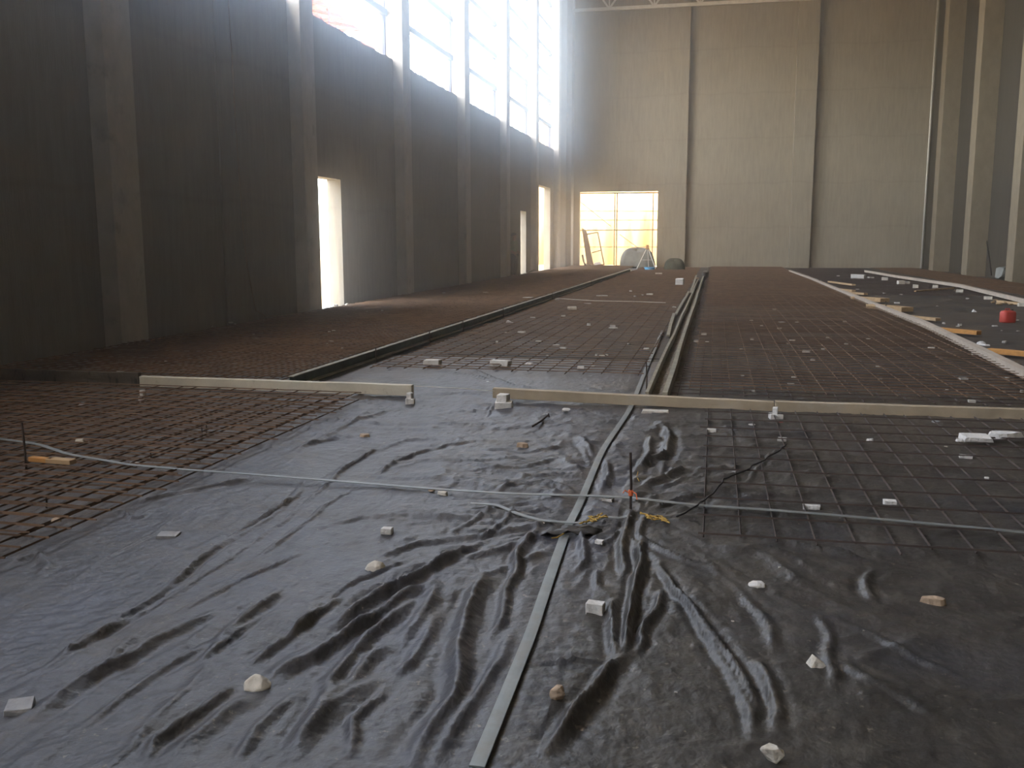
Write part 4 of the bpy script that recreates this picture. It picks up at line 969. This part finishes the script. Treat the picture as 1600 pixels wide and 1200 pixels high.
shirt = [[('pel', (0, 0, .96), (.165, .125)), ('wst', (0, 0, 1.08), (.155, .12)), ('chs', (0, .01, 1.28), (.185, .135)), ('nck', (0, 0, 1.42), (.085, .085))],
 [('chs', None, 0), ('sL', (-.18, 0, 1.37), .08), ('eL', (-.25, .02, 1.11), .062), ('cL', (-.235, -.03, 1.05), .056)],
 [('chs', None, 0), ('sR', (.18, 0, 1.37), .08), ('eR', (.33, .05, 1.12), .062), ('cR', (.29, 0, 1.07), .056)]]
skin_mesh('shirt', shirt, CLOTHG, pr)
trous = [[('pel', (0, 0, .95), (.165, .125)), ('hpL', (-.09, 0, .86), .112), ('knL', (-.11, -.02, .48), .08), ('shL', (-.115, 0, .3), .072), ('anL', (-.12, .02, .1), .065)],
 [('pel', None, 0), ('hpR', (.09, 0, .86), .112), ('knR', (.11, -.05, .48), .08), ('shR', (.11, -.02, .3), .072), ('anR', (.12, .03, .1), .065)]]
skin_mesh('trousers', trous, CLOTHB, pr)
for s in (-1, 1):
    m = MB(); base = Vector((-.18, -.19, .87)) if s < 0 else Vector((.15, -.14, .96))
    for k, (o_, L) in enumerate(((-.027, .055), (-.009, .068), (.009, .064), (.027, .05))):
        a = base+Vector((o_*.5, -.015, -.01+o_)); m.tube([a, a+Vector((-s*.004, -.02, -L*.5)), a+Vector((-s*.012, -.012, -L))], [.009, .008, .006], 6)
    a = base+Vector((0, .012, .02)); m.tube([a, a+Vector((-s*.025, -.02, -.012)), a+Vector((-s*.03, -.035, -.035))], [.011, .009, .007], 6)
    m.build('fingers', SKIN, pr, smooth=True)
m = MB()
for j in range(9):
    t = j/8*math.pi*.62
    for i in range(16): a = 2*math.pi*i/16; m.v.append((.092*math.sin(t)*math.cos(a), -.0+.108*math.sin(t)*math.sin(a)+.004, 1.655+.1*math.cos(t)+(.05*max(0, -math.sin(a))*math.sin(t) if j > 4 else 0)))
for j in range(8):
    for i in range(16): m.f.append((j*16+i, j*16+(i+1) % 16, (j+1)*16+(i+1) % 16, (j+1)*16+i))
m.build('hair', HAIR, pr, smooth=True)
m = MB(); m.tube([(0, -.1, 1.66), (0, -.128, 1.63), (0, -.105, 1.615)], [.008, .014, .008], 6); m.build('nose', SKIN, pr, smooth=True)
for s in (-1, 1): MB().tube([(s*.032, -.103, 1.662), (s*.032, -.11, 1.662)], .008, 8).build('eye', BLACKP, pr); MB().tube([(s*.078, -.01, 1.67), (s*.09, .0, 1.65), (s*.08, -.005, 1.62)], [.008, .012, .007], 6).build('ear', SKIN, pr)
MB().tube([(-.025, -.1, 1.59), (0, -.108, 1.588), (.025, -.1, 1.59)], .005, 6).build('mouth', WOODB, pr)
for s, y in ((-1, -.07), (1, -.06)): MB().box((s*.13-.045, y-.12, 0), (s*.13+.045, y+.13, .07)).build('shoe', BLACKP, pr, bevel=.02)
pr.rotation_euler = (0, 0, math.radians(75)); _p = G(803,434); pr.location = (_p[0], _p[1], 0)

# ---------------------------------------------------------------- haze volumes added to imitate lens glare
def haze(name, dens, g, colr, a, b, lb):
    hm = bpy.data.materials.new(name); hm.use_nodes = True; n = hm.node_tree.nodes; n.clear()
    ou = n.new('ShaderNodeOutputMaterial'); vs = n.new('ShaderNodeVolumeScatter'); vs.inputs['Color'].default_value = (*colr, 1)
    vs.inputs['Density'].default_value = dens; vs.inputs['Anisotropy'].default_value = g
    hm.node_tree.links.new(vs.outputs[0], ou.inputs['Volume'])
    hb = MB().box(a, b).build(name, hm); tag(hb, lb, 'haze', None, 'stuff'); hb.display_type = 'WIRE'
haze('glare_haze', .004, .8, (1, .97, .92), (-5.2, YF+.1, .35), (XR-.02, YB-.45, 13.2), 'thin added glare haze hanging in the open middle of the hall')
haze('glare_haze', .022, .86, (.97, .97, 1), (XL+.02, YF+.1, .25), (-5.21, YB-1.0, 3.59), 'thin added glare haze drifting along the foot of the window wall')
haze('glare_haze', .040, .86, (.68, .82, 1), (XL+.02, YF+.1, 3.6), (-5.21, YB-1.0, 13.2), 'dense bluish haze added as window glare just inside the high windows')
